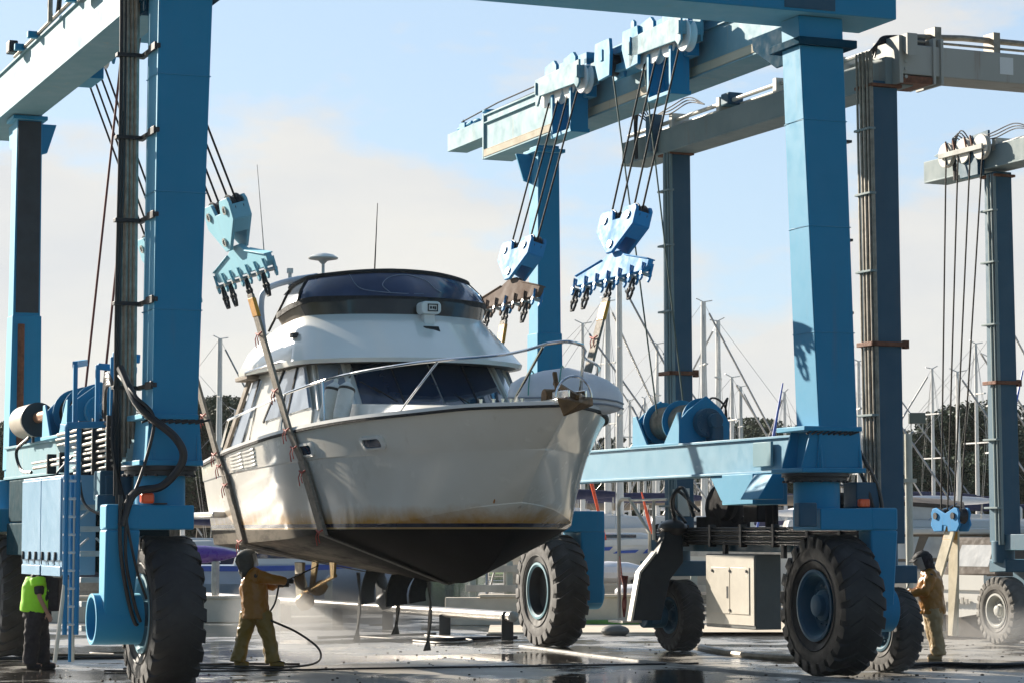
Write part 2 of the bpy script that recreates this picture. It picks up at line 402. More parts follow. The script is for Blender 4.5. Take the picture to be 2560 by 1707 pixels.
low = N.new('ShaderNodeMapRange'); low.inputs['From Min'].default_value = .225; low.inputs['From Max'].default_value = .03; low.inputs['To Min'].default_value = -.17; low.inputs['To Max'].default_value = .52; Lk.new(sepw.outputs['Z'], low.inputs['Value'])
a1 = N.new('ShaderNodeMath'); a1.operation = 'MULTIPLY_ADD'; a1.inputs[1].default_value = .6; Lk.new(cl2, a1.inputs[0]); Lk.new(cl, a1.inputs[2])
a2 = N.new('ShaderNodeMath'); a2.operation = 'ADD'; Lk.new(a1.outputs[0], a2.inputs[0]); Lk.new(low.outputs[0], a2.inputs[1])
cm = ramp(N, Lk, a2.outputs[0], .76, .93, (0, 0, 0, 1), (.85, .85, .85, 1))
shade = wnoise(7, (1, 1, 3), 5, .55, (0, .6, .02))
ccol = ramp(N, Lk, shade, .35, .65, (6.9, 6.85, 6.8, 1), (8.1, 7.75, 7.1, 1))
side = N.new('ShaderNodeMapRange'); side.interpolation_type = 'SMOOTHSTEP'; side.inputs['From Min'].default_value = -.15; side.inputs['From Max'].default_value = .55; Lk.new(sepw.outputs['Y'], side.inputs['Value'])     # cloud only beyond the harbour; unseen sky behind kept clear to weaken fill light
vm = N.new('ShaderNodeMath'); vm.operation = 'MULTIPLY'; vm.inputs[1].default_value = .55; Lk.new(side.outputs[0], vm.inputs[0])
cmm = N.new('ShaderNodeMath'); cmm.operation = 'MULTIPLY'; Lk.new(cm, cmm.inputs[0]); Lk.new(side.outputs[0], cmm.inputs[1]); cm = cmm.outputs[0]
veil = mixc(N, Lk, vm.outputs[0], sky.outputs[0], (6.5, 8.4, 10.6))      # thin high haze over the blue
Lk.new(mixc(N, Lk, cm, veil, ccol), bg.inputs['Color'])
bg.inputs['Strength'].default_value = .056
sl = bpy.data.lights.new('sun', 'SUN'); sl.energy = 5.0; sl.angle = rad(.6); sl.color = (1, .90, .76)
so = bpy.data.objects.new('sun', sl); COL.objects.link(so); so.rotation_euler = (-S).to_track_quat('-Z', 'Y').to_euler(); so.location = S * 60
cam = bpy.data.cameras.new('camera'); co = bpy.data.objects.new('camera', cam); COL.objects.link(co); scene.camera = co
cam.sensor_width = 36; cam.lens = 36 * 6200 / 2560; cam.clip_end = 3000; cam.clip_start = .5
co.location = (0, 0, 2.07); co.rotation_euler = (pi / 2 + math.atan((1338 - 853.5) / 6200), 0, 0)
vs = scene.view_settings; vs.view_transform = 'Standard'; vs.look = 'None'; vs.exposure = 1.0; vs.gamma = 1
scene.cycles.max_bounces = 8; scene.cycles.transparent_max_bounces = 12
# ------------------------------------------------------------------ shared machine parts
def wheel_mb(R, Wd, rr, nl=22, rib=1.0, dish=False):
    """tyre, rim and hub round the x axis, centred at the origin"""
    t = MB(); h = Wd / 2
    prof = [(rr, -.70 * h), (rr + .05 * R, -.86 * h), (.70 * R, -h), (.84 * R, -.985 * h), (.93 * R, -.90 * h), (.965 * R, -.74 * h), (.972 * R, 0),
            (.965 * R, .74 * h), (.93 * R, .90 * h), (.84 * R, .985 * h), (.70 * R, h), (rr + .05 * R, .86 * h), (rr, .70 * h)]
    t.lathe(prof, ax=(1, 0, 0), n=72, closed=True)
    for sgn in (-1, 1):
        for i in range(nl):
            a0 = 2 * pi * (i + (.5 if sgn > 0 else 0)) / nl; w = .29 * 2 * pi / nl
            st = [(-.06 * h, .955, .9735, -.14), (.42 * h, .955, .976 + .010 * rib, -.04), (.80 * h, .94, .985 + .008 * rib, .04), (1.01 * h, .90, .955, .07), (1.03 * h, .80, .86, .08)]
            rings = []
            for x, lo, hi, sk in st:
                ring = []
                for r, da in ((lo, -w * 1.15), (hi, -w), (hi, w), (lo, w * 1.15)):
                    a = a0 + da + sk; ring.append((sgn * x, r * R * cos(a), r * R * sin(a)))
                rings.append(ring)
            t.loft(rings)
    for q in (.62, .80):
        for sgn in (-1, 1):
            t.lathe([(R * q, sgn * h * .97), (R * (q + .012), sgn * h * 1.012), (R * (q + .024), sgn * h * .97)], ax=(1, 0, 0), n=60, closed=True)
    r = MB(); g = rr / .5; d = MB()
    outer = [(rr + .015, -.80 * h), (rr + .03, -.93 * h), (rr - .01 * g, -.95 * h), (rr - .05 * g, -.86 * h), (rr - .075 * g, -.62 * h), (rr - .10 * g, -.30 * h), (rr - .16 * g, -.24 * h), (.12 * g, -.22 * h)]
    outer[4:4] = []
    for s in (1, -1):
        r.lathe([(a, s * b) for a, b in outer[:4]], ax=(1, 0, 0), n=48, closed=False); d.lathe([(a, s * b) for a, b in outer[3:]], ax=(1, 0, 0), n=48)
        r.f = [f for f in r.f if len(f) < 20]; r.m = r.m[:len(r.f)]; d.f = [f for f in d.f if len(f) < 20]; d.m = d.m[:len(d.f)]
    hb = MB()
    for s in (1, -1):
        hb.lathe([(.23 * g, -s * .36 * h), (.23 * g, -s * .52 * h), (.20 * g, -s * .58 * h), (.17 * g, -s * .60 * h), (.16 * g, -s * .82 * h), (.12 * g, -s * .88 * h), (.03, -s * .89 * h)], ax=(1, 0, 0), n=32)
        for i in range(12):
            a = 2 * pi * i / 12
            hb.cyl((-s * .36 * h, .29 * g * cos(a), .29 * g * sin(a)), (-s * .47 * h, .29 * g * cos(a), .29 * g * sin(a)), .02 * g, n=6)
    return t, r, d, hb
def put_wheel(parent, frame, c, R, Wd, rr, rimmat, hubmat, tyremat=RUBBER, yaw=0, nl=22, rib=1.0, discmat=None, hub=True):
    t, r, d, h = wheel_mb(R, Wd, rr, nl, rib)
    M = T(*c) @ RZ(yaw) @ RX(random.random())
    w = part('wheel', t.xf(M), tyremat, parent, frame, angle=40)
    part('rim', r.xf(M), rimmat, w, frame); part('wheel_disc', d.xf(M), discmat or rimmat, w, frame)
    if hub: part('hub', h.xf(M), hubmat, w, frame)
    return w
def tapered(mb, b, t):
    # b,t = (u0,u1,v0,v1,z)
    q = lambda k: [(k[0], k[2], k[4]), (k[1], k[2], k[4]), (k[1], k[3], k[4]), (k[0], k[3], k[4])]
    return mb.hexa(q(b), q(t))
def mir(mb, sx):
    if sx < 0: mb.v = [(-x, y, z) for x, y, z in mb.v]
    return mb
def bolts(mb, c, r, n, ax, s=.02):
    x, y, d = frame_z(ax)
    for i in range(n):
        a = 2 * pi * i / n; p = Vector(c) + (x * cos(a) + y * sin(a)) * r
        mb.cyl(p, p + d * s, s * .8, n=6)
def winch_mbs(cu, v0, v1, z0, sx):
    """winch standing on the lower beam, drum along v, hexagonal end plates"""
    pl = MB(); dr = MB(); ca = MB(); mo = MB()
    hexp = [(-.46, 0), (.44, 0), (.45, .36), (.30, .58), (.02, .80), (-.32, .55), (-.46, .40)]
    hp = [(cu + sx * x, z0 + z) for x, z in hexp]
    for a, b in ((v0, v0 + .05), (v1 - .05, v1)): pl.prism(hp, 'y', a, b)
    for a, b in ((v0 - .04, v0 + .62), (v1 - .75, v1 + .02)):
        # stiffening webs along the beam edge, wide at the foot and narrow at the top of each plate
        f, r = (v0 - .02, v0 + .58) if a < v0 else (v1 - .60, v1 + .02)
        t0, t1 = (f, f + .10) if a < v0 else (r - .14, r)
        pl.hexa([(cu - .50, f, z0), (cu - .46, f, z0), (cu - .46, r, z0), (cu - .50, r, z0)], [(cu - .49, t0, z0 + .52), (cu - .455, t0, z0 + .52), (cu - .455, t1, z0 + .52), (cu - .49, t1, z0 + .52)])
    pl.box(cu - .52, cu + .48, v0 - .05, v1 + .05, z0 - .03, z0 + .02)
    zc = z0 + .40
    dr.cyl((cu, v0 + .02, zc), (cu, v1 - .02, zc), .22, n=28)
    for v in (v0 + .14, (v0 + v1) / 2, v1 - .16): dr.cyl((cu, v - .012, zc), (cu, v + .012, zc), .37, n=32)
    n = 0
    for a, b in ((v0 + .17, (v0 + v1) / 2 - .02), ((v0 + v1) / 2 + .03, v1 - .2)):
        k = int((b - a) / .03)
        for i in range(k): ca.lathe([(.268, a + i * .03), (.285, a + i * .03 + .015), (.268, a + i * .03 + .03)], (cu, 0, zc), (0, 1, 0), 24, closed=True)
    mo.cyl((cu, v0, zc - .05), (cu, v0 - .16, zc - .05), .24, n=24); mo.cyl((cu + sx * .06, v0 - .16, zc - .02), (cu + sx * .06, v0 - .30, zc - .02), .12, n=20)
    mo.box(cu + sx * .1 - .1, cu + sx * .1 + .1, v0 - .26, v0 - .02, zc - .36, zc - .1)
    bolts(mo, (cu, v0 - .16, zc - .05), .19, 10, (0, -1, 0))
    return pl, dr, ca, mo
def trolley(parent, frame, sx, u, v, zr, vmat, beamz):
    """hoist carriage on the inner side of an upper beam, two side plates with four sheaves"""
    h = 1.0; m = MB()
    m.prism([(v - h, zr - .22), (v - h + .1, zr - .30), (v - h + .22, zr - .20), (v + h - .22, zr - .17), (v + h - .08, zr - .34), (v + h, zr - .30), (v + h, zr + .16), (v - h, zr + .20)], 'x', u - .02, u + .02)
    m.prism([(v - h, zr - .22), (v + h, zr - .22), (v + h, zr + .16), (v - h, zr + .20)], 'x', u + .34, u + .38)
    for q in (-h + .04, h - .06): m.box(u - .05, u + .4, v + q - .03, v + q + .03, zr - .12, zr + .10)
    b = MB()
    for q in (-.42, .45): b.prism([(v + q - .32, zr + .02), (v + q + .22, zr + .02), (v + q + .22, zr + .34), (v + q - .20, zr + .40), (v + q - .32, zr + .30)], 'x', u + .03, u + .09)
    b.box(u + .30, u + .5, v - .62, v + .62, zr - .38, zr + .42)
    b.box(u + .3, u + 1.35, v - .62, v - .5, beamz + .01, beamz + .12); b.box(u + .3, u + 1.35, v + .5, v + .62, beamz + .01, beamz + .12)
    c = MB(); dn = .95 if sx > 0 else .42
    c.box(u + .06, u + .40, v - .46, v - .38, zr - dn, zr - .2); c.box(u + .06, u + .40, v + .38, v + .46, zr - dn, zr - .2)
    c.box(u + .06, u + .43, v - .46, v + .46, zr - dn - .05, zr - dn + .02); c.box(u + .36, u + .43, v - .38, v + .38, zr - dn + .02, zr - .2)
    sh = MB()
    for q in (-.86, -.28, .28, .8):
        sh.lathe([(.05, -.07), (.25, -.07), (.26, -.05), (.20, 0), (.26, .05), (.25, .07), (.05, .07)], (u + .16, v + q, zr - .12), (1, 0, 0), 28)
    p = part('hoist_carriage', mir(b, sx), BLUE if vmat is not None else BLUE2, parent, frame, .01)
    part('side_plate', mir(m, sx), vmat or CREAM, p, frame, .008); part('hanger', mir(c, sx), BLUE if vmat else BLUE2, p, frame, .008)
    part('sheave', mir(sh, sx), WHITE2, p, frame)
    return p
def hook_block(name, label, frame, loc, tilt, main, spreader, hearty=0, group=None):
    """heart-shaped block of two plates, spreader plate with seven hook lugs and shackles; local z=0 at its top"""
    F = frame @ T(*loc) @ RY(tilt)
    root = bpy.data.objects.new(name, None); COL.objects.link(root); root.matrix_world = F; ROOT[root.name] = F.copy(); root.empty_display_size = .3
    props(root, label, 'hook block', group)
    yo = hearty
    def sp_(n, mb, *a): return part(n, mb.xf(Matrix.Diagonal((.9, .9, .72, 1))), *a)
    heart = [(-.80, -.10), (-.72, 0), (-.30, 0), (-.24, -.04), (-.16, -.26), (.16, -.26), (.24, -.04), (.30, 0), (.72, 0), (.80, -.10), (.80, -.48), (.12, -1.06), (-.12, -1.06), (-.80, -.48)]
    m = MB()
    for x in (-.17, .11): m.prism([(y + yo, z) for y, z in heart], 'x', x, x + .06)
    for s in (-1, 1):      # edge bands between the plates
        m.bar((0, yo + s * .79, -.16), (0, yo + s * .79, -.48), .3, .03, (0, 1, 0)); m.bar((0, yo + s * .79, -.48), (0, yo + s * .5, -.73), .26, .03, (0, 1, 0))
    hp = sp_('heart_plate', m, main, root, F, .012)
    sh = MB()
    for y in (-.5, .5): sh.lathe([(.05, -.09), (.30, -.09), (.31, -.07), (.25, 0), (.31, .07), (.30, .09), (.05, .09)], (0, y + yo, -.24), (1, 0, 0), 28)
    sp_('sheave', sh, DARK, hp, F)
    pn = MB()
    for y, z in ((-.5, -.24), (.5, -.24), (0, -.86)):
        for s in (-1, 1):
            pn.lathe([(.055, s * .165), (.055, s * .20), (.095, s * .20), (.095, s * .165)], (0, y + yo, z), (1, 0, 0), 18, closed=True); pn.cyl((s * .16, y + yo, z), (s * .185, y + yo, z), .05, n=12)
    sp_('pin', pn, STEEL, hp, F)
    b = MB()
    poly = [(-1.6, -1.36), (-1.6, -1.52), (-1.5, -1.62), (1.5, -1.62), (1.6, -1.52), (1.6, -1.36), (.55, -1.14), (.2, -.98), (-.2, -.98), (-.55, -1.14)]
    b.prism(poly, 'x', -.05, .05); b.bar((0, -1.6, -1.37), (0, -.5, -1.13), .16, .03); b.bar((0, .5, -1.13), (0, 1.6, -1.37), .16, .03)
    sb = sp_('spreader_bar', b, spreader, root, F, .01)
    for i in range(7):
        y = -1.5 + i * .5; k = MB()
        for s in (-1, 1): k.prism([(y - .05 * s, -1.44), (y + .04, -1.44), (y + .05, -1.80), (y + .0, -1.86), (y - .05, -1.80)], 'x', s * .075 - .02, s * .075 + .02)
        sp_('lug', k, spreader if i % 3 else main, sb, F, .006)
        k = MB(); k.cyl((-.105, y, -1.70), (.105, y, -1.70), .042, n=12); sp_('pin', k, STEEL, sb, F)
        if i in (1, 3, 5, 6):
            k = MB(); a = [(-.06 if i != 3 else -.05, y, -1.74)] ; r = .085
            k.tube([(0, y - .035, -1.72), (0, y - .07, -1.86), (0, y - .095, -2.08), (0, y - .05, -2.20), (0, y + .05, -2.20), (0, y + .095, -2.08), (0, y + .07, -1.86), (0, y + .035, -1.72)], .026, 8)
            k.lathe([(.028, -.03), (.055, -.02), (.055, .02), (.028, .03)], (0, y + .085, -1.98), (1, 0, 0), 10, closed=True); k.lathe([(.028, -.03), (.055, -.02), (.055, .02), (.028, .03)], (0, y - .085, -1.98), (1, 0, 0), 10, closed=True)
            sp_('shackle', k, DARK, sb, F)
    return root, F

# ------------------------------------------------------------------ travel lift carrying the boat
TL = thing('travel_lift', 'large blue travel lift on big tyres carrying the white motor boat in slings', 'travel lift', L1)
HX, HV = 5.04, 10.6
def put(name, mb, mat, bevel=.012, parent=TL, **k): return part(name, mb, mat, parent, L1, bevel, **k)
for sx in (1, -1):
    # front column, tapering upwards in depth and widening across
    m = MB()
    if sx > 0: tapered(m, (4.67, 5.31, -.33, .36, 3.62), (4.40, 5.14, -.31, .24, 9.75))
    else: tapered(m, (-5.29, -4.68, -.33, .30, 3.62), (-5.26, -4.51, -.31, .26, 9.75))
    c = put('front_column', m, BLUE)
    a0, a1 = (4.34, 5.38) if sx > 0 else (4.62, 5.46); cc = (a0 + a1) / 2 - (.05 if sx > 0 else -.06); m = MB(); m.box(a0 + .06, a1 - .02, -.38, .50, 3.60, 3.67); m.box(a0, a1 + .02, -.42, .56, 2.99, 3.06)
    tapered(m, (4.62, 5.38, -.36, .42, 3.06), (4.66, 5.34, -.35, .40, 3.60))
    for v in (-.30, .30): m.prism([(a0 + .04, 3.06), (4.64, 3.06), (4.67, 3.60), (a0 + .2 if sx > 0 else 4.645, 3.60)], 'y', v - .02, v + .02)
    for u in (4.68, 5.33): m.prism([(-.40, 3.06), (-.33, 3.06), (-.33, 3.6)], 'x', u - .02, u + .02)
    m.prism([(.42, 3.06), (.55, 3.06), (.44, 3.6)], 'x', 4.7, 4.74); m.prism([(.42, 3.06), (.55, 3.06), (.44, 3.6)], 'x', 5.2, 5.24)
    put('foot_box', mir(m, sx), BLUE, parent=c)
    m = MB()
    for q in range(9): m.cyl((a0 + .1 + q * .09, -.36, 3.55), (4.52 + q * .1, -.36, 3.60), .018, n=6)
    m.cyl((cc, .05, 2.93), (cc, .05, 2.99), .50, n=36); m.cyl((cc, .05, 2.86), (cc, .05, 2.93), .46, n=36); bolts(m, (cc, .05, 2.88), .47, 20, (0, 0, -1), .03)
    put('slew_ring', mir(m, sx), DARK, .006, parent=c)
    m = MB()
    for z in (5.05, 6.62, 8.2):
        k = (z - 3.62) / 6.13; e = .006; q0, q1 = (lerp(4.67, 4.40, k), lerp(5.31, 5.14, k)) if sx > 0 else (lerp(4.68, 4.51, k), lerp(5.29, 5.26, k)); f0, f1 = lerp(-.33, -.31, k), lerp(.33, .25, k)
        m.tube([(q0 - e, f0 - e, z), (q1 + e, f0 - e, z), (q1 + e, f1 + e, z), (q0 - e, f1 + e, z)], .009, 5, closed=True)
    put('weld_seam', mir(m, sx), BLUE, 0, parent=c)
    # steering yoke: single outer arm and axle tube
    m = MB(); m.cyl((cc, .02, 2.40), (cc, .02, 2.90), .34, n=36)
    m.box(4.62 if sx > 0 else 4.74, 5.72, -.44, .42, 2.15, 2.47)
    y = put('steering_yoke', mir(m, sx), BLUE, .02)
    m = MB()
    tapered(m, (5.52, 5.90, -.32, .02, .95), (5.46, 5.915, -.445, -.05, 2.15)); tapered(m, (5.46, 5.915, -.445, -.05, 2.15), (5.46, 5.915, -.445, -.05, 2.48)); m.box(5.40, 5.72, -.05, .42, 2.16, 2.46)
    put('yoke_arm', mir(m, sx), BLUE, .03, parent=y)
    m = MB(); m.lathe([(.33, -.62), (.33, .12), (.29, .12), (.29, -.25), (.05, -.25)] if False else [(.29, -.50), (.335, -.50), (.335, .14), (.285, .14), (.285, -.30)], (5.86, 0, .98), (1, 0, 0), 40, closed=True); m.cyl((5.36, 0, .98), (5.60, 0, .98), .30, n=32)
    put('axle_tube', mir(m, sx), BLUE, .006, parent=y)
    put_wheel(TL, L1, (sx * HX, 0, 1.045), 1.05, .66, .50, BLUE2 if sx > 0 else PALE, BLUE2, rib=1 if sx > 0 else -.4)
    # rear column
    m = MB(); tapered(m, (4.66, 5.16, 10.38, 10.86, 3.0), (4.68, 5.11, 10.40, 10.84, 9.40))
    c = put('rear_column', mir(m, sx), BLUE)
    m = MB(); tapered(m, (4.635, 5.185, 10.35, 10.89, 3.2), (4.65, 5.15, 10.365, 10.875, 5.85)); put('column_sleeve', mir(m, sx), BLUE, parent=c)
    if sx < 0: m = MB(); m.box(4.70, 5.095, 10.375, 10.40, 5.9, 9.24); put('dark_column_plate', mir(m, sx), simple('blackened_paint', (.018, .022, .030), .5, var=.3), .004, parent=c)  # dark navy facing on the upper front of the rear left column
    m = MB(); m.box(4.60, 5.20, 10.30, 10.96, 9.26, 9.33); m.prism([(10.86, 9.26), (11.35, 9.26), (11.2, 8.86), (10.86, 8.78)], 'x', 4.70, 4.76); m.prism([(10.86, 9.26), (11.35, 9.26), (11.2, 8.86), (10.86, 8.78)], 'x', 5.03, 5.09)
    m.prism([(4.68, 9.26), (4.36, 9.26), (4.52, 8.75), (4.68, 8.70)], 'y', 10.72, 10.78)
    put('head_bracket', mir(m, sx), BLUE, parent=c)
    m = MB(); m.cyl((5.0, 10.6, 2.45), (5.0, 10.6, 3.02), .36, n=32); m.box(4.92, 5.92, 10.15, 11.05, 2.14, 2.53) if sx > 0 else m.box(4.4, 5.92, 10.15, 11.05, 2.14, 2.53)
    y = put('steering_yoke', mir(m, sx), BLUE, .02)
    m = MB(); tapered(m, (5.50, 5.94, 10.25, 10.95, .80), (5.44, 5.94, 10.16, 11.04, 2.15)); m.cyl((5.3, 10.6, 1.02), (5.98, 10.6, 1.02), .33, n=32)
    put('yoke_arm', mir(m, sx), BLUE, .03, parent=y)
    put_wheel(TL, L1, (sx * HX, HV, 1.045), 1.05, .66, .50, PALE, DARK, rib=1.8, discmat=DARK, tyremat=DUSTY, hub=False)
    # mudguard plate over the rear tyre
    # lower beam with flanges
    m = MB(); m.box(4.74, 5.22, .44, 10.38, 3.06, 3.54); m.box(4.70, 5.26, .44, 10.38, 3.54, 3.58); m.box(4.70, 5.26, .44, 10.38, 3.02, 3.06)
    lb = put('lower_beam', mir(m, sx), PALE if sx < 0 else paint('pale_blue_beam', (.12, .36, .52), amt=.15, chalk=.2), .006)
    # upper beam
    z0, z1 = (9.55, 10.42) if sx > 0 else (9.36, 10.14)
    m = MB(); m.box(4.74, 5.30, .62, 13.3, z0 + .02, z1 - .02); m.box(4.70, 5.34, .62, 13.32, z0 - .015, z0 + .02); m.box(4.70, 5.34, .62, 13.32, z1 - .02, z1 + .015)
    m.box(4.69, 4.74, .7, 13.25, z1 - .18, z1 - .155); m.box(4.695, 5.345, 13.27, 13.34, z0 - .02, z1 + .02)
    ub = put('upper_beam', mir(m, sx), PALE, .006)
    m = MB(); m.box(4.688, 4.74, .7, 13.25, z0 + .022, z0 + .15); m.box(4.685, 4.74, .7, 13.25, z0 + .15, z0 + .165); put('wear_strip', mir(m, sx), BAND, .004, parent=ub)
    m = MB(); m.box(4.80, 5.24, 13.34, 15.6, z1 - .40, z1 - .04); put('beam_extension', mir(m, sx), PALE, .008, parent=ub)
    # haunch where the upper beam meets the cross beam
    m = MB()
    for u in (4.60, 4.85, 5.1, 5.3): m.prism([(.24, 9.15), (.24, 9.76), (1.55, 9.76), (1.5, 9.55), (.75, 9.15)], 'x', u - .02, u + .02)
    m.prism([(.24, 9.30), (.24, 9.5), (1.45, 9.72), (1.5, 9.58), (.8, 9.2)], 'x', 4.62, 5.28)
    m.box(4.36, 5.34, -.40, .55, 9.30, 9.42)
    put('haunch', mir(m, sx), simple('shadow_blue_primer_%d' % (sx > 0), (.004, .05, .09), .8, spec=.05))  # haunch lies in shadow; that shade is painted in as dark blue
    # carriages and their sheaves
    zr = 10.22 if sx > 0 else 10.05
    for v in (4.1, 8.2): trolley(TL, L1, sx, 4.30 - .16, v, zr, PALE if sx > 0 else BLUE, z1)
    # rail, rollers and cable along the beam top
    m = MB(); m.tube([(4.85, 14.9, z1 + .12), (4.9, 13, z1 + .22), (4.9, .7, z1 + .24)], .014, 6); m.tube([(4.8, 13.2, z1 + .05), (4.8, .7, z1 + .12)], .012, 6)
    put('traverse_cable', mir(m, sx), CABLE, 0, parent=ub)
    m = MB(); m.lathe([(.06, 0), (.06, .10), (.18, .12), (.18, .16), (.05, .18)], (4.95, 13.5, z1 - .02), (0, 0, 1), 18); m.hexa([(4.8, 13.3, z1), (5.1, 13.3, z1), (5.1, 13.7, z1), (4.8, 13.7, z1)], [(4.9, 13.42, z1 + .13), (5.0, 13.42, z1 + .13), (5.0, 13.58, z1 + .13), (4.9, 13.58, z1 + .13)])
    m.box(4.95, 5.05, 15.0, 15.3, z1 - .04, z1 + .14); m.tube([(5, 15.5, z1 + .06), (5, 14.7, z1 + .10)], .035, 6); m.ell((5, 14.4, z1 + .06), (.07, .16, .07), 10, 6); m.bar((5, 15.2, z1 + .22), (5, 15.2, z1 - .05), .05, .05)
    put('cable_tensioner', mir(m, sx), BLUE, .006, parent=ub)
# inspection plate on the right lower beam and the brackets below it
m = MB(); m.box(4.655, 4.70, 1.15, 1.75, 3.12, 3.50); put('inspection_cover', m, PALE, .012)
m = MB(); m.prism([(3.4, 3.02), (2.7, 3.02), (2.7, 2.66), (3.0, 2.62)], 'x', 4.74, 4.8); m.box(4.55, 5.15, 1.55, 2.6, 2.55, 3.02); m.prism([(4.3, 2.62), (4.74, 2.62), (4.74, 3.0), (4.55, 3.0)], 'y', .9, 1.5)
put('hydraulic_tank', m, BLUE, .012)
# cross beam over the front
m = MB(); m.box(-5.95, 5.95, -.52, .60, 9.76, 11.3)
cb = put('cross_beam', m, BLUE, .02)
m = MB(); m.box(4.05, 4.9, -.535, -.52, 9.80, 10.6); put('doubler_plate', m, BLUE2, .01, parent=cb)
m = MB()
for i, k in enumerate((0, .13, .24)): m.box(5.02 + k, 5.10 + k, -.527, -.522, 10.025 + .01 * i, 10.12)
put('yellow_lettering', m, simple('yellow_lettering_paint', (.55, .45, .10), .5), 0, parent=cb)
# intermediate sheave blocks hanging beside the right upper beam
m = MB()
for v in (6.2, 5.05):
    m.prism([(v - .34, 10.30), (v - .30, 10.55), (v + .30, 10.55), (v + .34, 10.25), (v + .16, 9.88), (v - .30, 9.90)], 'x', 4.12, 4.18); m.prism([(v - .30, 10.30), (v - .30, 10.5), (v + .30, 10.5), (v + .30, 10.25), (v + .16, 9.88), (v - .30, 9.90)], 'x', 4.40, 4.46)
    m.box(4.10, 4.2, v - .05, v + .05, 10.2, 10.4)
m.box(4.3, 4.7, 4.9, 6.35, 10.0, 10.12); m.box(4.3, 4.72, 4.9, 6.35, 10.3, 10.45); m.prism([(5.8, 10.45), (5.95, 10.45), (5.95, 10.85), (5.88, 10.9), (5.8, 10.85)], 'x', 4.55, 4.6)
p = put('equaliser_block', m, BLUE, .01)
m = MB()
for v in (6.2, 5.05): m.cyl((4.2, v, 10.15), (4.4, v, 10.15), .2, n=24)
put('sheave', m, DARK, .006, parent=p)
# winches
for sx, cu in ((1, 5.22), (-1, -4.92)):
    pl, dr, ca, mo = winch_mbs(cu, 4.5, 6.3, 3.58, sx if sx > 0 else 1)
    w = put('winch', pl, BLUE, .01); part('drum', dr, BLUE, w, L1, .004); part('wound_cable', ca, PIPE if sx > 0 else CABLE, w, L1); part('motor', mo, BLUE2 if sx > 0 else BLUE, w, L1, .008)
    m = MB()
    for q in range(2): m.tube(bez([(cu + .1 + q * .2, 4.8, 3.95), (cu + .2 + q * .3, 4.7, 4.35), (cu + .55, 4.85, 4.2), (cu + .6, 5.0, 3.7)]), .018, 6)
    part('hydraulic_hose', m, BLACK, w, L1)
# yellowish reel lying on the left lower beam
m = MB(); m.lathe([(.24, 0), (.27, .03), (.27, 1.0), (.24, 1.03)], (-5.3, 7.3, 3.92), (0, 1, 0), 28); p = put('cable_reel', m, TAN if False else simple('cream_drum', (.48, .42, .33), .6), .004)
m = MB(); m.cyl((-5.3, 6.3, 3.95), (-5.3, 7.3, 3.95), .09, n=16); put('reel_shaft', m, simple('copper_shaft', (.4, .2, .11), .4, .4), 0, parent=p)
m = MB(); m.cyl((-5.3, 7.22, 3.92), (-5.3, 7.3, 3.92), .275, n=28)
for v in (7.45, 8.1): m.box(-5.35, -5.31, v, v + .05, 3.56, 3.75)
put('reel_flange', m, DARK, 0, parent=p)
# brown pipe on the rear left column, cables
m = MB(); m.tube([(-5.0, 10.36, 3.6), (-5.0, 10.36, 5.7)], .06, 10); put('drain_pipe', m, RUST, 0)
# ------------------------------------------------------------------ pipes, hoses, ladder and cabinet at the front left leg
def tubes(name, paths, r, mat, parent=TL, n=6, frame=L1, label=None):
    m = MB()
    for i, p in enumerate(paths): m.tube(p, r[i % len(r)] if isinstance(r, list) else r, n)
    return part(name, m, mat, parent, frame, label=label)
VX = [-5.53 + .030 * i for i in range(8)]
vb = tubes('hydraulic_riser', [[(x, .50 + .03 * (i % 2), 3.0 + .06 * i), (x - .02, .50 + .03 * (i % 2), 11)] for i, x in enumerate(VX)], [.021, .015, .026, .018], PIPE)
tubes('riser_hose', [bez([(-5.60 + .02 * i, .46, 2.6), (-5.61 + .015 * i, .48, 5), (-5.58 + .02 * i, .50, 8), (-5.60 + .02 * i, .52, 11)]) for i in range(4)], [.02, .026], BLACK)
m = MB()
for z in (4.05 + 1.13 * i for i in range(7)):
    m.box(-5.64, -5.30, .44, .58, z - .025, z + .025); m.box(-5.30, -5.24, -.35, .58, z - .03, z + .03); m.box(-5.32, -5.29, -.34, .0, z - .05, z + .05)
put('pipe_clamp', m, DARK, .004)
m = MB()
rows = [3.62 - .075 * i for i in range(9)]; pts = []
for i, z in enumerate(rows):
    v1 = 4.6 if i < 3 else (6.4 if i in (5, 6) else 3.4)
    m.tube([(-5.52 - .02 * (i % 2), v1, z - .05), (-5.52 - .02 * (i % 2), .75, z), (-5.52, .60, z + .03), (-5.52, .55, z + .5)], .019 if i % 3 else .026, 8)
put('hydraulic_pipe', m, PIPE, 0)
m = MB()
for v in (1.0, 1.9, 2.8): m.box(-5.60, -5.42, v - .03, v + .03, 2.92, 3.70)
for v in (4.2, 5.1): m.box(-5.58, -5.44, v - .03, v + .03, 3.0, 3.3)
put('pipe_bracket', m, DARK, .004)
hp = []
for k in range(5):
    o = k * .05
    hp.append(bez([(-5.56 + o * .4, 1.4 + o, 3.75 - o), (-5.64, .9, 4.25 - o), (-5.60, .55, 4.0), (-5.58 - o * .3, .42, 3.2), (-5.60 + o, .35, 2.2)]))
hp += [bez([(-5.60, 3.2, 3.2), (-5.72, 3.7, 2.95), (-5.7, 3.3, 2.75), (-5.6, 2.6, 2.7)]), bez([(-5.62, 2.6, 3.3), (-5.78, 1.9, 3.0), (-5.75, 1.6, 2.5), (-5.5, 1.0, 2.3)]), bez([(-5.6, 6.4, 3.6), (-5.7, 6.9, 3.4), (-5.66, 6.7, 3.1), (-5.6, 6.2, 3.05)])]
tubes('hydraulic_hose', hp, [.022, .028, .018], BLACK)
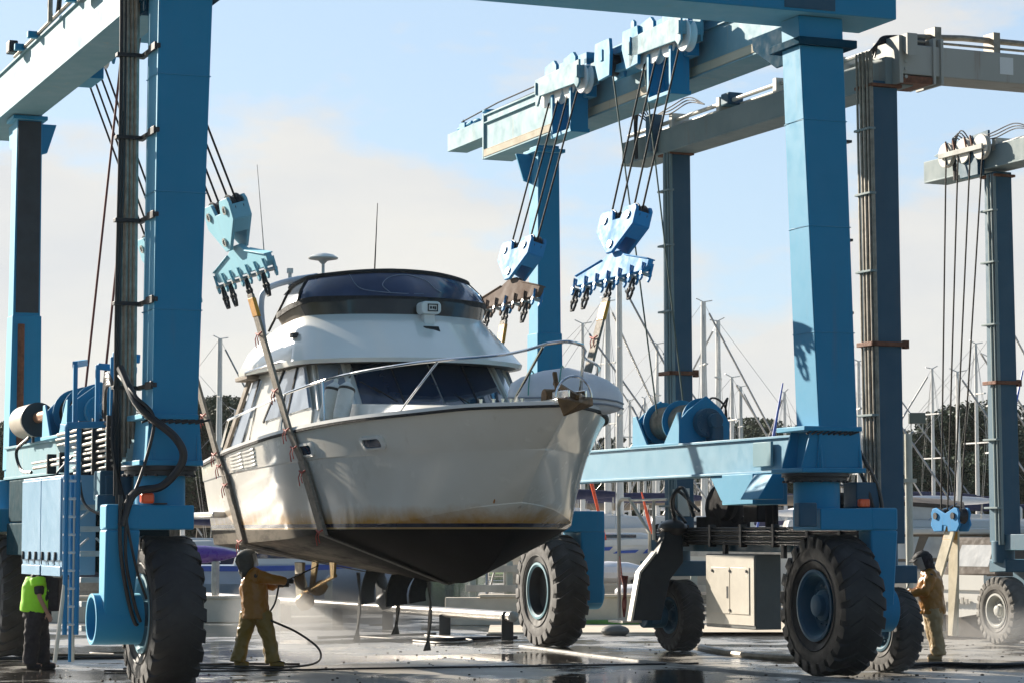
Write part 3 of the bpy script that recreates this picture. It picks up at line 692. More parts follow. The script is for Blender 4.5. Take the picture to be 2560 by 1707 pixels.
tubes('slack_hose', [bez([(-5.58, .3, 4.3), (-5.45, -.30, 3.75), (-5.05, -.60, 3.35), (-4.95, -.62, 3.05), (-5.2, -.55, 2.72), (-5.55, -.46, 2.62), (-5.72, -.47, 2.2)])], .055, BLACK, n=10)
tubes('slack_hose', [bez([(-5.60, .3, 4.2), (-5.5, -.25, 3.9), (-5.30, -.45, 3.6), (-5.42, -.46, 3.0), (-5.60, -.47, 2.5)]), bez([(-5.74, -.47, 2.6), (-5.73, -.48, 1.9), (-5.62, -.42, 1.3), (-5.5, -.34, .95), (-5.44, -.30, .92)]), bez([(-5.64, -.47, 2.6), (-5.66, -.48, 1.8), (-5.52, -.40, 1.2), (-5.42, -.33, .95)]), bez([(-5.70, -.47, 2.5), (-5.60, -.48, 2.0), (-5.50, -.46, 1.6), (-5.36, -.40, 1.25)])], [.022, .026, .022, .018], BLACK, n=8)
m = MB(); m.box(-5.26, -5.10, -.42, -.26, 2.48, 2.50); lp = put('warning_lamp', m, DARK, 0)
m = MB(); m.cbox((-5.36, -.36, 2.56), (.17, .16, .14)); put('lamp_lens', m, ORANGE, .03, parent=lp)
m = MB(); m.box(-5.25, -4.95, .3, .55, 2.5, 2.95); m.cyl((-5.45, .5, 2.5), (-5.45, .5, 2.95), .1); m.box(-5.7, -5.4, .9, 1.3, 2.55, 2.95); m.box(-5.64, -5.50, .86, .9, 2.62, 2.88); m.box(-5.8, -5.5, .6, .75, 2.4, 2.62)
put('valve_block', m, BLUE2, .02)
# equipment cabinet hanging outside the left lower beam
m = MB(); m.box(-5.92, -5.45, 2.25, 5.15, 1.52, 2.92); cab = put('equipment_cabinet', m, paint('cabinet_blue', (.13, .35, .55), amt=.1, chalk=.15, rough=.4), .015)
for a, b in ((2.30, 3.66), (3.70, 5.10)):
    m = MB(); m.box(-5.945, -5.92, a, b, 1.72, 2.88); d = put('door', m, cab.data.materials[0], .01, parent=cab)
    m = MB()
    for v in (a + .25, (a + b) / 2, b - .2): m.cbox((-5.96, v, 1.78), (.03, .05, .12)); m.tube([(-5.965, v, 1.84), (-5.975, v, 1.74), (-5.965, v, 1.66)], .008, 5)
    put('latch', m, DARK, 0, parent=d)
m = MB(); m.box(-5.94, -5.925, 2.3, 3.62, 1.50, 1.64); m.box(-5.94, -5.925, 3.74, 5.1, 1.50, 1.64); put('skirt_panel', m, cab.data.materials[0], .006, parent=cab)
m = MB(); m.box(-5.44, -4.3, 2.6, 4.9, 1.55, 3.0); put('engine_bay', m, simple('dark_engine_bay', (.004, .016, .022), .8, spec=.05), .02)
m = MB(); m.box(-5.25, -4.6, 5.3, 9.9, 2.3, 3.0); m.box(-5.3, -4.6, 5.5, 9.8, 1.75, 2.28); put('side_tank', m, simple('shade_teal_tank', (.003, .045, .065), .8, spec=.05), .02)  # lies in the beam's shade, which is painted in as dark teal
# access ladder, handrails and steps
m = MB()
for u in (-6.02, -5.86): m.tube([(u, 1.55, .72), (u, 1.55, 3.56)], .035, 8)
for u in (-5.99,): m.tube([(u + .06, 1.6, .35), (u + .06, 1.6, 2.9)], .028, 8)
ld = put('ladder', m, LADDER, 0)
m = MB()
for i in range(11): m.cyl((-6.06, 1.55, .86 + .245 * i), (-5.82, 1.55, .86 + .245 * i), .018, n=8)
put('rung', m, simple('bright_rung', (.62, .64, .66), .4), 0, parent=ld)
m = MB(); m.tube([(-6.16, 1.5, .35), (-6.03, 1.55, 1.4)], .03, 8); m.cyl((-5.90, 1.6, .35), (-5.90, 1.6, 2.6), .03, n=8); put('ladder_stay', m, CREAMB, 0, parent=ld)
m = MB()
for a, b in (((-5.92, 1.55), (-5.92, 2.5)), ((-5.62, 1.5), (-5.62, 2.5)), ((-5.46, 1.3), (-5.46, 1.3))):
    m.bar((a[0], a[1], 3.58), (a[0], a[1], 4.42 if a[0] != -5.46 else 4.52), .06, .06)
m.bar((-5.93, 1.55, 4.42), (-5.62, 2.3, 4.50), .07, .09); m.bar((-5.62, 1.5, 4.40), (-5.1, 1.5, 4.36), .07, .09); m.bar((-5.46, 1.3, 4.53), (-5.08, 1.3, 4.50), .07, .12); m.bar((-5.1, 1.5, 4.36), (-5.1, 2.3, 4.44), .07, .09)
m.bar((-6.03, 1.55, 3.58), (-5.45, 1.45, 3.60), .09, .09); m.bar((-6.0, 1.56, 3.55), (-5.9, 2.4, 3.60), .09, .09)
put('handrail', m, LADDER, .01)
m = MB()
for i, z in enumerate((2.50, 2.20, 1.86, 1.50, 1.17, .84)): m.box(-5.80, -5.42, 1.75 - .06 * i, 2.1 - .06 * i, z - .075, z)
m.box(-5.82, -5.79, 1.7, 1.76, .75, 2.6); m.box(-5.44, -5.41, 1.7, 1.76, .75, 2.6)
for z in (2.40, 2.02): m.bar((-5.79, 1.75, z - .1), (-5.66, 1.75, z + .02), .03, .03); m.bar((-5.43, 1.75, z - .1), (-5.56, 1.75, z + .02), .03, .03)
put('step', m, simple('galvanised_tread', (.42, .44, .43), .5, 0, var=.2), .006)
m = MB(); m.cyl((-5.15, 2.2, 4.42), (-5.15, 2.2, 4.95), .05, n=10); m.cyl((-5.08, 2.2, 4.42), (-5.08, 2.2, 4.8), .045, n=10); put('exhaust_stack', m, DARK, 0)
# dark cables up the right leg, cable boxes on the left upper beam
rc = tubes('hydraulic_riser', [[(5.36 + .06 * i, .25, 3.6), (5.22 + .06 * i, .20, 9.3)] for i in range(3)], [.02, .026], BLACK)
m = MB()
for z in (4.9, 6.5, 8.0, 5.4): m.box(5.2 + .0, 5.56, .17, .3, z - .02, z + .02)
put('pipe_clamp', m, DARK, .003)
tubes('hydraulic_hose', [bez([(5.4, .2, 3.7), (5.55, -.1, 3.2), (5.75, -.2, 2.7), (5.8, -.25, 2.0)]), bez([(5.42, .25, 3.6), (5.5, .0, 3.1), (5.60, -.2, 2.6), (5.86, -.3, 1.4)])], .03, BLACK)
m = MB(); m.box(5.36, 5.75, -.2, .2, 2.48, 2.86); m.box(4.25, 4.55, -.47, -.3, 2.2, 2.55); put('control_box', m, BLUE2, .02)
m = MB(); m.cbox((5.42, -.30, 2.55), (.17, .1, .12)); put('warning_lamp', m, ORANGE, .02)
m = MB(); m.box(-5.48, -5.36, 3.3, 3.9, 9.98, 10.75); m.box(-5.55, -5.40, 8.9, 9.2, 10.15, 10.35); put('junction_box', m, DARK, .02)
tubes('cable_loop', [arc((6.4, 10.55), .38, -40, 230, 14, 'yz', -5.3), bez([(-5.45, 3.6, 10.7), (-5.5, 3.2, 10.95), (-5.45, 2.4, 10.8), (-5.4, 1.0, 10.9)]), bez([(-5.45, 3.7, 10.6), (-5.55, 3.0, 10.6), (-5.45, 2.2, 10.7), (-5.4, 1.0, 10.6)])], [.04, .03, .025], BLACK)
tubes('cable_rail', [[(-5.32, 9.6, 10.2), (-5.32, 4.0, 10.26)], [(-5.45, 6.0, 10.1), (-5.45, 6.0, 10.7)]], [.035, .04], PIPE)
# ------------------------------------------------------------------ hook blocks, cables and slings
BL = {}
spec = [('front left', -1, -3.14, 4.1, 7.15, -.30, PALEB, PALEB, 'pale blue hook block hanging beside the left front column of the large lift', 4.1),
        ('front right', 1, 3.62, 4.1, 7.33, .25, BRIGHT, BRIGHT, 'bright blue heart shaped hook block with a blue spreader bar, nearest the right front column', 4.1),
        ('rear right', 1, 3.50, 8.2, 7.28, .27, BRIGHT, RUSTB, 'blue heart shaped hook block with a brown spreader bar beside the flybridge', 8.2),
        ('rear left', -1, -3.2, 8.2, 7.1, -.30, PALEB, PALEB, 'hook block mostly hidden behind the left front column', 8.2)]
for nm, sx, u, v, z, tilt, ma, sp, lab, tv in spec:
    BL[nm] = hook_block('hook_block', lab, L1, (u, v, z), tilt, ma, sp, group='hook blocks of the large lift')
    zr = 10.10 if sx > 0 else 9.93
    pts = []
    for i, q in enumerate((-.66, -.22, .22, .66)):
        pts.append([(sx * 4.30, v + q * .98 - .0, zr), tuple(L1.inverted() @ (BL[nm][1] @ Vector((0, (-.62, -.26, .26, .62)[i], -.05))))])
    m = MB()
    for p in pts: m.tube(p, .017, 6)
    part('hoist_cable', m, CABLE, TL, L1)
# winch lines
tubes('winch_line', [[(5.0, 5.9, 4.1), (4.35, 6.25, 10.0)], [(5.3, 5.45, 4.1), (4.4, 5.1, 10.0)]], .014, simple('green_grey_cable', (.03, .075, .065), .5))
tubes('winch_line', [[(-4.9, 5.7, 4.1), (-4.6, 4.6, 9.7)], [(-4.7, 5.3, 4.1), (-4.5, 3.9, 9.7)]], .02, REDC)
# ------------------------------------------------------------------ motor boat hanging in the slings (x across, y towards its stern)
U0 = .15
SH = pchip([(9.1, 2.27), (7, 2.35), (5, 2.35), (3.5, 2.27), (2.5, 2.13), (1.5, 1.89), (.5, 1.47), (-.3, .98), (-.9, .54), (-1.3, .22), (-1.55, .02)])
SZ = pchip([(9.1, 3.27), (7, 3.45), (5, 3.58), (3.5, 3.66), (2, 3.73), (.5, 3.79), (-.5, 3.84), (-1.55, 3.84)])
KN = pchip([(9.1, 2.22), (7, 2.28), (5, 2.26), (3.5, 2.14), (2.5, 1.95), (1.5, 1.62), (.5, 1.08), (0, .68), (-.5, .22), (-.72, .01)])
KZ = pchip([(9.1, 2.98), (7, 3.08), (5, 3.14), (3.5, 3.19), (2, 3.22), (0, 3.24), (-.72, 3.25)])
CH = pchip([(9.1, 1.98), (7, 2.02), (5, 2.0), (3, 1.80), (2, 1.55), (1.2, 1.15), (.7, .75), (.3, .30), (.12, .02)])
CZ = pchip([(9.1, 1.90), (7, 1.94), (5, 2.0), (3, 2.12), (2, 2.20), (1.2, 2.32), (.6, 2.45), (.12, 2.53)])
KE = pchip([(9.1, 1.60), (7, 1.50), (5, 1.42), (3.5, 1.36), (2.6, 1.36), (2.0, 1.42), (1.6, 1.52), (1.2, 1.68), (.9, 1.85), (.6, 2.1), (.4, 2.3), (.22, 2.5)])
BOAT = thing('motor_boat', 'white flybridge motor boat with black bottom hanging in slings', 'boat', L1, (U0, 4, 1.36))
def bp(name, mb, mat, bevel=0, parent=None, **k): return part(name, mb, mat, parent or BOAT, L1, bevel, **k)
NS = 60
def hull_rows(sgn):
    rows = []
    for i in range(NS + 1):
        t = i / NS; t = 1 - (1 - t) ** 1.35
        vk, vc, vn, vs = lerp(9.1, .22, t), lerp(9.1, .12, t), lerp(9.1, -.72, t), lerp(9.1, -1.55, t)
        k = (0, vk, KE(vk)); c = (CH(vc), vc, CZ(vc)); n = (KN(vn), vn, KZ(vn)); s = (SH(vs), vs, SZ(vs))
        fl = .10 * max(0, (t - .5) / .5) * (1 - t) * 4
        def mix(a, b, q, dx=0, dz=0): return (lerp(a[0], b[0], q) + dx, lerp(a[1], b[1], q), lerp(a[2], b[2], q) + dz)
        r = [k, mix(k, c, .33, 0, -.02), mix(k, c, .66, 0, -.02), (c[0] - .03 * (1 - t), c[1], c[2]), (c[0] + .05 * (1 - t), c[1], c[2] + .015)]
        r += [mix(c, n, q, (.05 * (1 - t) * (1 - q)) - fl * sin(pi * q) * .6) for q in (.2, .4, .6, .8)] + [(n[0], n[1], n[2]), (n[0] + .018 * min(1, n[0] * 3), n[1], n[2] + .02)]
        r += [mix(n, s, q, -fl * sin(pi * q) * .5 + .018 * (1 - q)) for q in (.25, .5, .75)] + [s]
        rows.append([(U0 + (0 if i == NS else sgn * max(p[0], 0)), p[1], p[2]) for p in r])
    return rows
m = MB()
for sg in (-1, 1): m.grid(hull_rows(sg))
st = hull_rows(-1)[0] + hull_rows(1)[0][::-1]; m.add(st, [tuple(range(len(st)))])
hull = bp('hull', m, HULL, merge=True, angle=22)
# foredeck and side decks with a slight camber, rub rail along the sheer
vv = [9.05 - 10.55 * i / 44 for i in range(45)]
m = MB(); m.grid([[(U0 + x * SH(v) * .985, v, SZ(v) + .02 + .05 * (1 - x * x)) for x in (-1, -.92, -.75, -.5, -.25, 0, .25, .5, .75, .92, 1)] for v in vv])
bp('deck', m, WHITE, angle=60)
m = MB()
for sg in (-1, 1):
    m.loft([[(U0 + sg * (SH(v) + a), v, SZ(v) + b) for a, b in ((-.03, -.035), (.03, -.035), (.035, .0), (-.03, .0))] for v in vv])
bp('rub_rail', m, CANVAS)
m = MB()
for sg in (-1, 1):
    m.loft([[(U0 + sg * (SH(v) + a), v, SZ(v) + b) for a, b in ((-.10, .0), (.038, .001), (.03, .05), (-.08, .06))] for v in vv])
bp('toe_rail', m, WHITE)
# swim platform, engine vent, portholes
m = MB(); m.box(U0 - 2.1, U0 + 2.1, 9.1, 10.35, 2.36, 2.46); m.box(U0 - 2.36, U0 - 2.10, 8.0, 10.35, 2.37, 2.47); bp('swim_platform', m, WHITE, .03)
m = MB(); m.cyl((U0 - 1.4, 9.1, 2.1), (U0 - 1.4, 9.5, 2.05), .12); m.box(U0 - 1.9, U0 - 1.3, 9.1, 9.6, 1.92, 1.97); bp('trim_tab', m, DARK, .01)
def hull_pt(v, q, off=0):
    """point on the starboard topside between knuckle (q=0) and sheer (q=1)"""
    a, b = (KN(v), KZ(v)), (SH(v), SZ(v)); return Vector((U0 - lerp(a[0], b[0], q) - off, v, lerp(a[1], b[1], q)))
def hull_frame(v, q, off=0):
    p = hull_pt(v, q, off); d = (hull_pt(v - .1, q) - hull_pt(v + .1, q)).normalized(); up = (hull_pt(v, q + .1) - hull_pt(v, q - .1)).normalized(); n = up.cross(d).normalized()
    if n.x > 0: n = -n
    d = up.cross(n) if False else d
    return Matrix((( d.x, up.x, n.x, p.x), (d.y, up.y, n.y, p.y), (d.z, up.z, n.z, p.z), (0, 0, 0, 1)))
def rrect(w, h, r, n=6):
    out = []
    for cx, cy, a in ((w - r, h - r, 0), (-w + r, h - r, 90), (-w + r, -h + r, 180), (w - r, -h + r, 270)): out += [(cx + r * cos(rad(a + 90 * i / n)), cy + r * sin(rad(a + 90 * i / n))) for i in range(n + 1)]
    return out
for v in (3.35, 1.55):
    F = hull_frame(v, .34, .006); ou = rrect(.26, .105, .07); inn = rrect(.20, .07, .05); m = MB()
    m.loft([[F @ Vector((x, y, z)) for x, y in c] for c, z in ((ou, -.02), (ou, .025), (inn, .035), (inn, .005))], cap=False)
    fr = bp('porthole', m, WHITE)
    m = MB(); m.add([F @ Vector((x, y, .012)) for x, y in inn], [tuple(range(len(inn)))]); bp('pane', m, GLASS, parent=fr)
m = MB(); md = MB()
for k in range(5):
    for a, b in ((7.0, 6.32), (6.26, 5.62)):
        p0, p1 = hull_pt(a, .16 + .145 * k, .02), hull_pt(b, .16 + .145 * k, .02)
        m.bar(p0, p1, .03, .034)
for q in (.14, .80): md.bar(hull_pt(7.02, q, .0), hull_pt(5.6, q, .0), .012, .02)
md.hexa([hull_pt(7.02, .12, .004), hull_pt(5.6, .12, .004), hull_pt(5.6, .12, -.01), hull_pt(7.02, .12, -.01)], [hull_pt(7.02, .80, .004), hull_pt(5.6, .80, .004), hull_pt(5.6, .80, -.01), hull_pt(7.02, .80, -.01)])
vt = bp('engine_vent', md, DARK); bp('louvre', m, WHITE, .006, parent=vt)
# rust weep on the bow is a thin scar of its own
m = MB(); m.tube([(U0 - .335, .20, 2.78), (U0 - .345, .25, 2.66), (U0 - .365, .29, 2.53)], [.007, .010, .012], 6); bp('rust_scar', m, simple('orange_rust', (.40, .15, .03), .8))
def low_pt(v, q, off=0): return Vector((U0 - lerp(CH(v), KN(v), q) - off, v, lerp(CZ(v), KZ(v), q)))
# cabin: trunk, side walls, windows
def ring_open(pts, z):   # symmetric plan outline, aft starboard -> bow -> aft port
    return [(U0 - a, v, z) for a, v in pts] + [(U0 + a, v, z) for a, v in pts[::-1][(1 if pts[-1][0] == 0 else 0):]]
def smooth_plan(pts, n=5):
    return [(max(p.x, 0), p.y) for p in bez([(a, b, 0) for a, b in pts], n)]
cab0 = smooth_plan([(1.80, 8.2), (1.80, 5.0), (1.76, 4.2), (1.52, 3.62), (1.0, 3.2), (.5, 3.0), (0, 2.92)])
cab1 = smooth_plan([(1.78, 8.2), (1.78, 5.1), (1.73, 4.4), (1.48, 3.85), (1.0, 3.45), (.5, 3.25), (0, 3.17)])
cab2 = smooth_plan([(1.70, 7.9), (1.68, 5.6), (1.62, 5.0), (1.42, 4.65), (.95, 4.32), (.5, 4.15), (0, 4.08)])
m = MB(); m.loft([ring_open(cab0, 3.5), ring_open(cab1, 4.03)], cap=False, closed=False); m.loft([ring_open([(a * .985, v + .03) for a, v in cab1], 4.0), ring_open([(a * .985, v + .04) for a, v in cab2], 4.80)], cap=False, closed=False)
m.add(ring_open(cab2, 4.78), [tuple(range(len(ring_open(cab2, 4.78))))])
cabin = bp('cabin', m, WHITE, angle=50)
# wrap-round windscreen panes between the two outlines
def pane_strip(i0, i1, z0, z1, side, off=.012, inset=0.0, e0=cab1, e1=cab2):
    rows = []
    for i in range(i0, i1 + 1):
        a, b = e0[i], e1[i]; r = []
        for q in (0, .25, .5, .75, 1):
            zq = lerp(z0, z1, q); k = (zq - 4.03) / (4.80 - 4.03)
            r.append((U0 + side * (lerp(a[0], b[0], k) * .985 + off), lerp(a[1], b[1], k) + .035 - off, zq))
        rows.append(r)
    return rows
n = len(cab1) - 1
m = MB(); m.grid(pane_strip(18, n, 4.05, 4.76, -1)); m.grid(pane_strip(18, n, 4.05, 4.76, 1)); ws = bp('windscreen', m, GLASS, parent=cabin)
m = MB(); m.grid(pane_strip(12, 17, 4.02, 4.74, -1)); m.grid(pane_strip(12, 17, 4.02, 4.74, 1)); bp('corner_window', m, SIDEG, parent=cabin)
m = MB()
for sd in (-1, 1):
    for i in (11, 17):
        r = pane_strip(i, i + 1, 4.0, 4.80, sd, .02); m.tube([r[0][k] for k in range(5)], .035 if i == 17 else .03, 6)
bp('window_pillar', m, WHITE, parent=cabin)
m = MB()
for k, (c, d) in enumerate(((.42, .9), (-.75, -.35))): m.tube([(U0 + c, 3.28, 4.10), (U0 + c - .28, 3.62, 4.34)], .012, 5); m.tube([(U0 + c - .50, 3.62, 4.42), (U0 + c - .10, 3.70, 4.24)], .010, 5)
bp('wiper', m, CANVAS, parent=ws)
m = MB()
for sd, i in ((-1, 24), (1, 24)): r = pane_strip(i, i + 1, 4.04, 4.76, sd, .016); m.tube(r[0], .014, 6)
bp('mullion', m, CANVAS, parent=ws)
# raised foredeck trunk in front of the screen
def trunk(q, w, z): return [(U0 + x * w, q, z + .05 * (1 - x * x)) for x in (-1, -.8, -.4, 0, .4, .8, 1)]
m = MB(); m.grid([[(U0 + x * min(SH(v) * .80 - .06, 1.62), v, SZ(v) + .03) if abs(x) == 1 else (U0 + x * min(SH(v) * .78 - .10, 1.56) / .94, v, lerp(3.86, 4.05, min(1, (v + .3) / 3.6)) + .03 * (1 - x * x)) for x in (-1, -.94, -.5, 0, .5, .94, 1)] for v in [4.8 - .3 * i for i in range(18)]])
bp('trunk_top', m, WHITE, parent=cabin, angle=40)
def side_quad(name, mat, pts, x=-1.80, th=.02, parent=cabin, bevel=0):
    # pts in (v, z); the cabin side leans in towards the top
    xo = lambda z: x + (z - 4.0) * .10
    m = MB(); N_ = len(pts); vs_ = [(U0 + xo(z) - th, v, z) for v, z in pts] + [(U0 + xo(z) + .02, v, z) for v, z in pts]
    m.add(vs_, [tuple(range(N_)), tuple(range(N_, 2 * N_))[::-1]] + [(i, (i + 1) % N_, N_ + (i + 1) % N_, N_ + i) for i in range(N_)])
    m2 = MB(); m2.v = [(2 * U0 - p[0], p[1], p[2]) for p in m.v]; m2.f = m.f; m2.m = m.m; m.join(m2)
    return bp(name, m, mat, bevel, parent=parent)
side_quad('side_window', SIDEG, [(6.85, 3.94), (5.95, 4.70), (4.95, 4.72), (4.45, 4.05)], x=-1.79)
side_quad('side_window', SIDEG, [(8.9, 3.48), (7.75, 4.64), (7.35, 4.64), (8.25, 3.50)], x=-1.785)
m = MB()
for sd in (-1, 1):
    for a, b in (((6.9, 3.92), (5.98, 4.72)), ((8.28, 3.48), (7.38, 4.66)), ((5.55, 4.0), (5.25, 4.72))): m.bar((U0 + sd * 1.815, a[0], a[1]), (U0 + sd * 1.745, b[0], b[1]), .03, .035)
bp('window_frame', m, CANVAS, parent=cabin)
side_quad('aft_wing', TAN, [(9.0, 3.42), (9.2, 3.42), (8.05, 4.66), (7.86, 4.66)], x=-1.82, th=.03)
side_quad('cabin_side', WHITE, [(8.6, 3.5), (7.6, 4.72), (5.0, 4.74), (4.4, 4.0), (4.4, 3.62)], x=-1.77, th=.0)
m = MB(); m.box(U0 - 1.9, U0 + 1.9, 7.6, 8.35, 4.66, 4.74); bp('aft_roof', m, TAN, .02, parent=cabin)
# flybridge: visor lip, coaming, top moulding
lip = smooth_plan([(1.90, 8.1), (1.90, 5.5), (1.88, 4.9), (1.72, 4.42), (1.25, 3.92), (.65, 3.58), (0, 3.46)])
lip2 = [(a + .015 if a > 0 else 0, v - .02) for a, v in lip]
mid = smooth_plan([(1.78, 7.95), (1.78, 5.9), (1.73, 5.25), (1.58, 4.85), (1.15, 4.45), (.6, 4.15), (0, 4.05)])
top = smooth_plan([(1.58, 7.5), (1.60, 6.4), (1.55, 5.75), (1.42, 5.38), (1.05, 5.05), (.55, 4.80), (0, 4.70)])
m = MB()
zz = lambda pts, zf, zb: [(p[0], p[1], zf if p[1] < 5.6 else lerp(zf, zb, (p[1] - 5.6) / 2.0)) for p in pts]
soff = [(U0 + (p[0] - U0) * .96, p[1] + .05, p[2]) for p in ring_open(lip, 4.745)]
m.loft([soff, ring_open(lip, 4.735), ring_open(lip2, 4.80), zz(ring_open(mid, 5.15), 5.17, 5.12), zz(ring_open(top, 5.5), 5.57, 5.42)], cap=False, closed=False)
inner = [(U0 + (p[0] - U0) * .93, p[1] + .08, p[2] - .02) for p in zz(ring_open(top, 5.5), 5.57, 5.42)]
m.loft([zz(ring_open(top, 5.5), 5.57, 5.42), inner], cap=False, closed=False)
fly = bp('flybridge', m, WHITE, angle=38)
m = MB(); m.add(soff, [tuple(range(len(soff)))]); bp('visor_soffit', m, simple('soffit_shade_brown', (.10, .085, .07), .6), parent=fly)  # shade under the visor painted in as brown
fl = [(U0 + (p[0] - U0) * .9, p[1] + .1, 5.0) for p in ring_open(top, 5)]
m = MB(); m.add(fl, [tuple(range(len(fl)))]); bp('flybridge_floor', m, WHITE2, parent=fly)
m = MB(); m.loft([[(U0 + s * 1.80, 8.05, 4.76), (U0 + s * 1.72, 8.05, 4.76), (U0 + s * 1.5, 7.5, 5.42), (U0 + s * 1.58, 7.5, 5.42)] for s in (-1, 1)], cap=True); bp('aft_coaming', m, WHITE, parent=fly)
# smoked band, binding, blue vinyl screen and canvas top of the enclosure
b0 = top
b1 = smooth_plan([(1.66, 7.3), (1.68, 6.5), (1.64, 5.85), (1.50, 5.45), (1.10, 5.10), (.55, 4.86), (0, 4.76)])
b2 = smooth_plan([(1.40, 7.2), (1.46, 6.6), (1.42, 6.05), (1.28, 5.72), (.92, 5.42), (.5, 5.22), (0, 5.15)])
zb1 = lambda p: (p[0], p[1], 5.82 - max(0, p[1] - 5.4) * .14)
def bump_top(p): return (p[0], p[1], 6.20 + .10 * (1 - ((p[0] - U0) / 1.45) ** 2) - max(0, p[1] - 5.9) * .12)
R0 = zz(ring_open(top, 0), 5.56, 5.42); R1 = [zb1(p) for p in ring_open(b1, 0)]; R2_ = [bump_top(p) for p in ring_open(b2, 0)]
sel = lambda R, a, b: R[a:b]
K = len(R0); fa, fb = 12, K - 12
m = MB(); m.grid([sel(R0, fa, fb), sel(R1, fa, fb)]); band = bp('lower_screen', m, CLEAR, parent=fly)
m = MB(); m.grid([sel(R0, 4, fa + 1), sel(R1, 4, fa + 1)]); m.grid([sel(R0, fb - 1, K - 4), sel(R1, fb - 1, K - 4)]); bp('side_dodger', m, TAN, parent=fly)
m = MB()
up = lambda R, d, s=1: [(U0 + (p[0] - U0) * s, p[1], p[2] + d) for p in R]
m.loft([[a, b, c, d] for a, b, c, d in zip(up(R1, -.045, 1.005), up(R1, .045, 1.005), up(R1, .045, .985), up(R1, -.045, .985))][4:K - 4]); enc = bp('screen_binding', m, CANVAS, parent=fly)
mid12 = [((a[0] + b[0]) / 2 + (a[0] - U0) * .03, (a[1] + b[1]) / 2 - .06, (a[2] + b[2]) / 2) for a, b in zip(R1, R2_)]
m = MB(); m.grid([sel(up(R1, .04), fa, fb), sel(mid12, fa, fb), sel(R2_, fa, fb)]); vin = bp('enclosure_screen', m, VINYL, parent=fly)
m = MB(); m.grid([sel(up(R1, .04), 7, fa), sel(mid12, 7, fa), sel(R2_, 7, fa)]); m.grid([sel(up(R1, .04), fb - 1, K - 7), sel(mid12, fb - 1, K - 7), sel(R2_, fb - 1, K - 7)]); bp('enclosure_side', m, CLEAR2, parent=fly)
# stitched seams of the window flaps
def on_screen(i, q):
    a, b, c = Vector(up(R1, .04)[i]), Vector(mid12[i]), Vector(R2_[i]); p = a.lerp(b, q * 2) if q < .5 else b.lerp(c, q * 2 - 1)
    return p + Vector(((p.x - U0) * .004, -.012, .004))
m = MB(); mi = K // 2
for path in ([(mi - 9, .92), (mi - 8, .55), (mi - 7, .3), (mi - 5, .18), (mi - 2, .12), (mi + 2, .12)], [(mi - 3, .12), (mi - 4, .45), (mi - 3, .72), (mi - 1, .86), (mi + 1, .85), (mi + 3, .70), (mi + 4, .42), (mi + 5, .25)]):
    m.tube(bez([on_screen(i, q) for i, q in path], 5), .007, 5)
bp('seam', m, simple('grey_thread', (.20, .24, .32), .6), parent=vin)
rim = R2_[5:K - 5]
m = MB(); m.tube(rim, .045, 8)
ctr = [(U0 + (p[0] - U0) * .55, p[1] + .5, p[2] + .10) for p in R2_]; m.loft([R2_, ctr, [(U0 + (p[0] - U0) * .1, 6.5, p[2] + .12) for p in R2_]], cap=False, closed=False)
bp('canvas_top', m, CANVAS, parent=fly)
m = MB()
for i in (fa, K - 1 - fa, fa + 2, K - 3 - fa)[:2]: m.tube([up(R1, .04)[i], mid12[i], R2_[i]], .03, 6)
for s in (-1, 1): m.tube([(U0 + s * 1.62, 7.3, 5.45), (U0 + s * 1.40, 6.75, 6.16)], .022, 6)
bp('canvas_post', m, CANVAS, parent=fly)
m = MB()
for s in (-1, 1): m.tube(bez([(U0 + s * 1.62, 7.55, 5.3), (U0 + s * 1.66, 7.62, 5.9), (U0 + s * 1.62, 7.45, 6.16), (U0 + s * 1.45, 6.7, 6.24), (U0 + s * 1.2, 6.0, 6.26)], 6), .05, 10)
bp('arch_frame', m, simple('pale_blue_tube', (.42, .52, .66), .35), parent=fly)
# searchlight on the front of the flybridge
m = MB(); m.prism([(x, z) for x, z in rrect(.165, .10, .07)], 'y', 4.40, 4.66); m.xf(T(U0 + .20, 0, 5.66)); m.box(U0 + .10, U0 + .28, 4.46, 4.62, 5.38, 5.56); sl_ = bp('searchlight', m, WHITE2, .015, parent=fly)
m = MB()
for a, b, c, d in ((-.085, .085, .045, .06), (-.085, .085, -.06, -.045), (-.085, -.07, -.045, .045), (.07, .085, -.045, .045), (-.045, -.02, -.02, .02), (.0, .02, -.02, .02), (.03, .05, -.03, .02)): m.box(U0 + .22 + a, U0 + .22 + b, 4.385, 4.399, 5.66 + c, 5.66 + d)
bp('logo_mark', m, CANVAS, parent=sl_)
m = MB(); m.hexa([(U0 + .10, 4.27, 5.26), (U0 + .30, 4.24, 5.26), (U0 + .30, 4.55, 5.24), (U0 + .10, 4.55, 5.24)], [(U0 + .04, 4.33, 5.36), (U0 + .30, 4.33, 5.36), (U0 + .30, 4.6, 5.36), (U0 + .04, 4.6, 5.36)]); bp('lamp_housing', m, CANVAS, .01, parent=fly)
m = MB(); m.box(U0 - 1.80, U0 - 1.70, 5.35, 5.5, 5.20, 5.28); m.tube(bez([(U0 + .36, 4.2, 5.2), (U0 + .40, 4.15, 5.15), (U0 + .36, 4.1, 5.06), (U0 + .42, 4.1, 5.0)], 4), .016, 5); m.cyl((U0 + .42, 4.15, 5.0), (U0 + .42, 4.05, 4.98), .03, n=8); bp('deck_fitting', m, DARK, parent=fly)
m = MB()
for s in (-1, 1): m.tube([(U0 + s * 1.84, 7.9, 4.70), (U0 + s * 1.93, 7.6, 4.78), (U0 + s * 1.93, 5.6, 4.84), (U0 + s * 1.86, 5.3, 4.82)], .018, 6)
bp('grab_rail', m, CHROME, parent=fly)
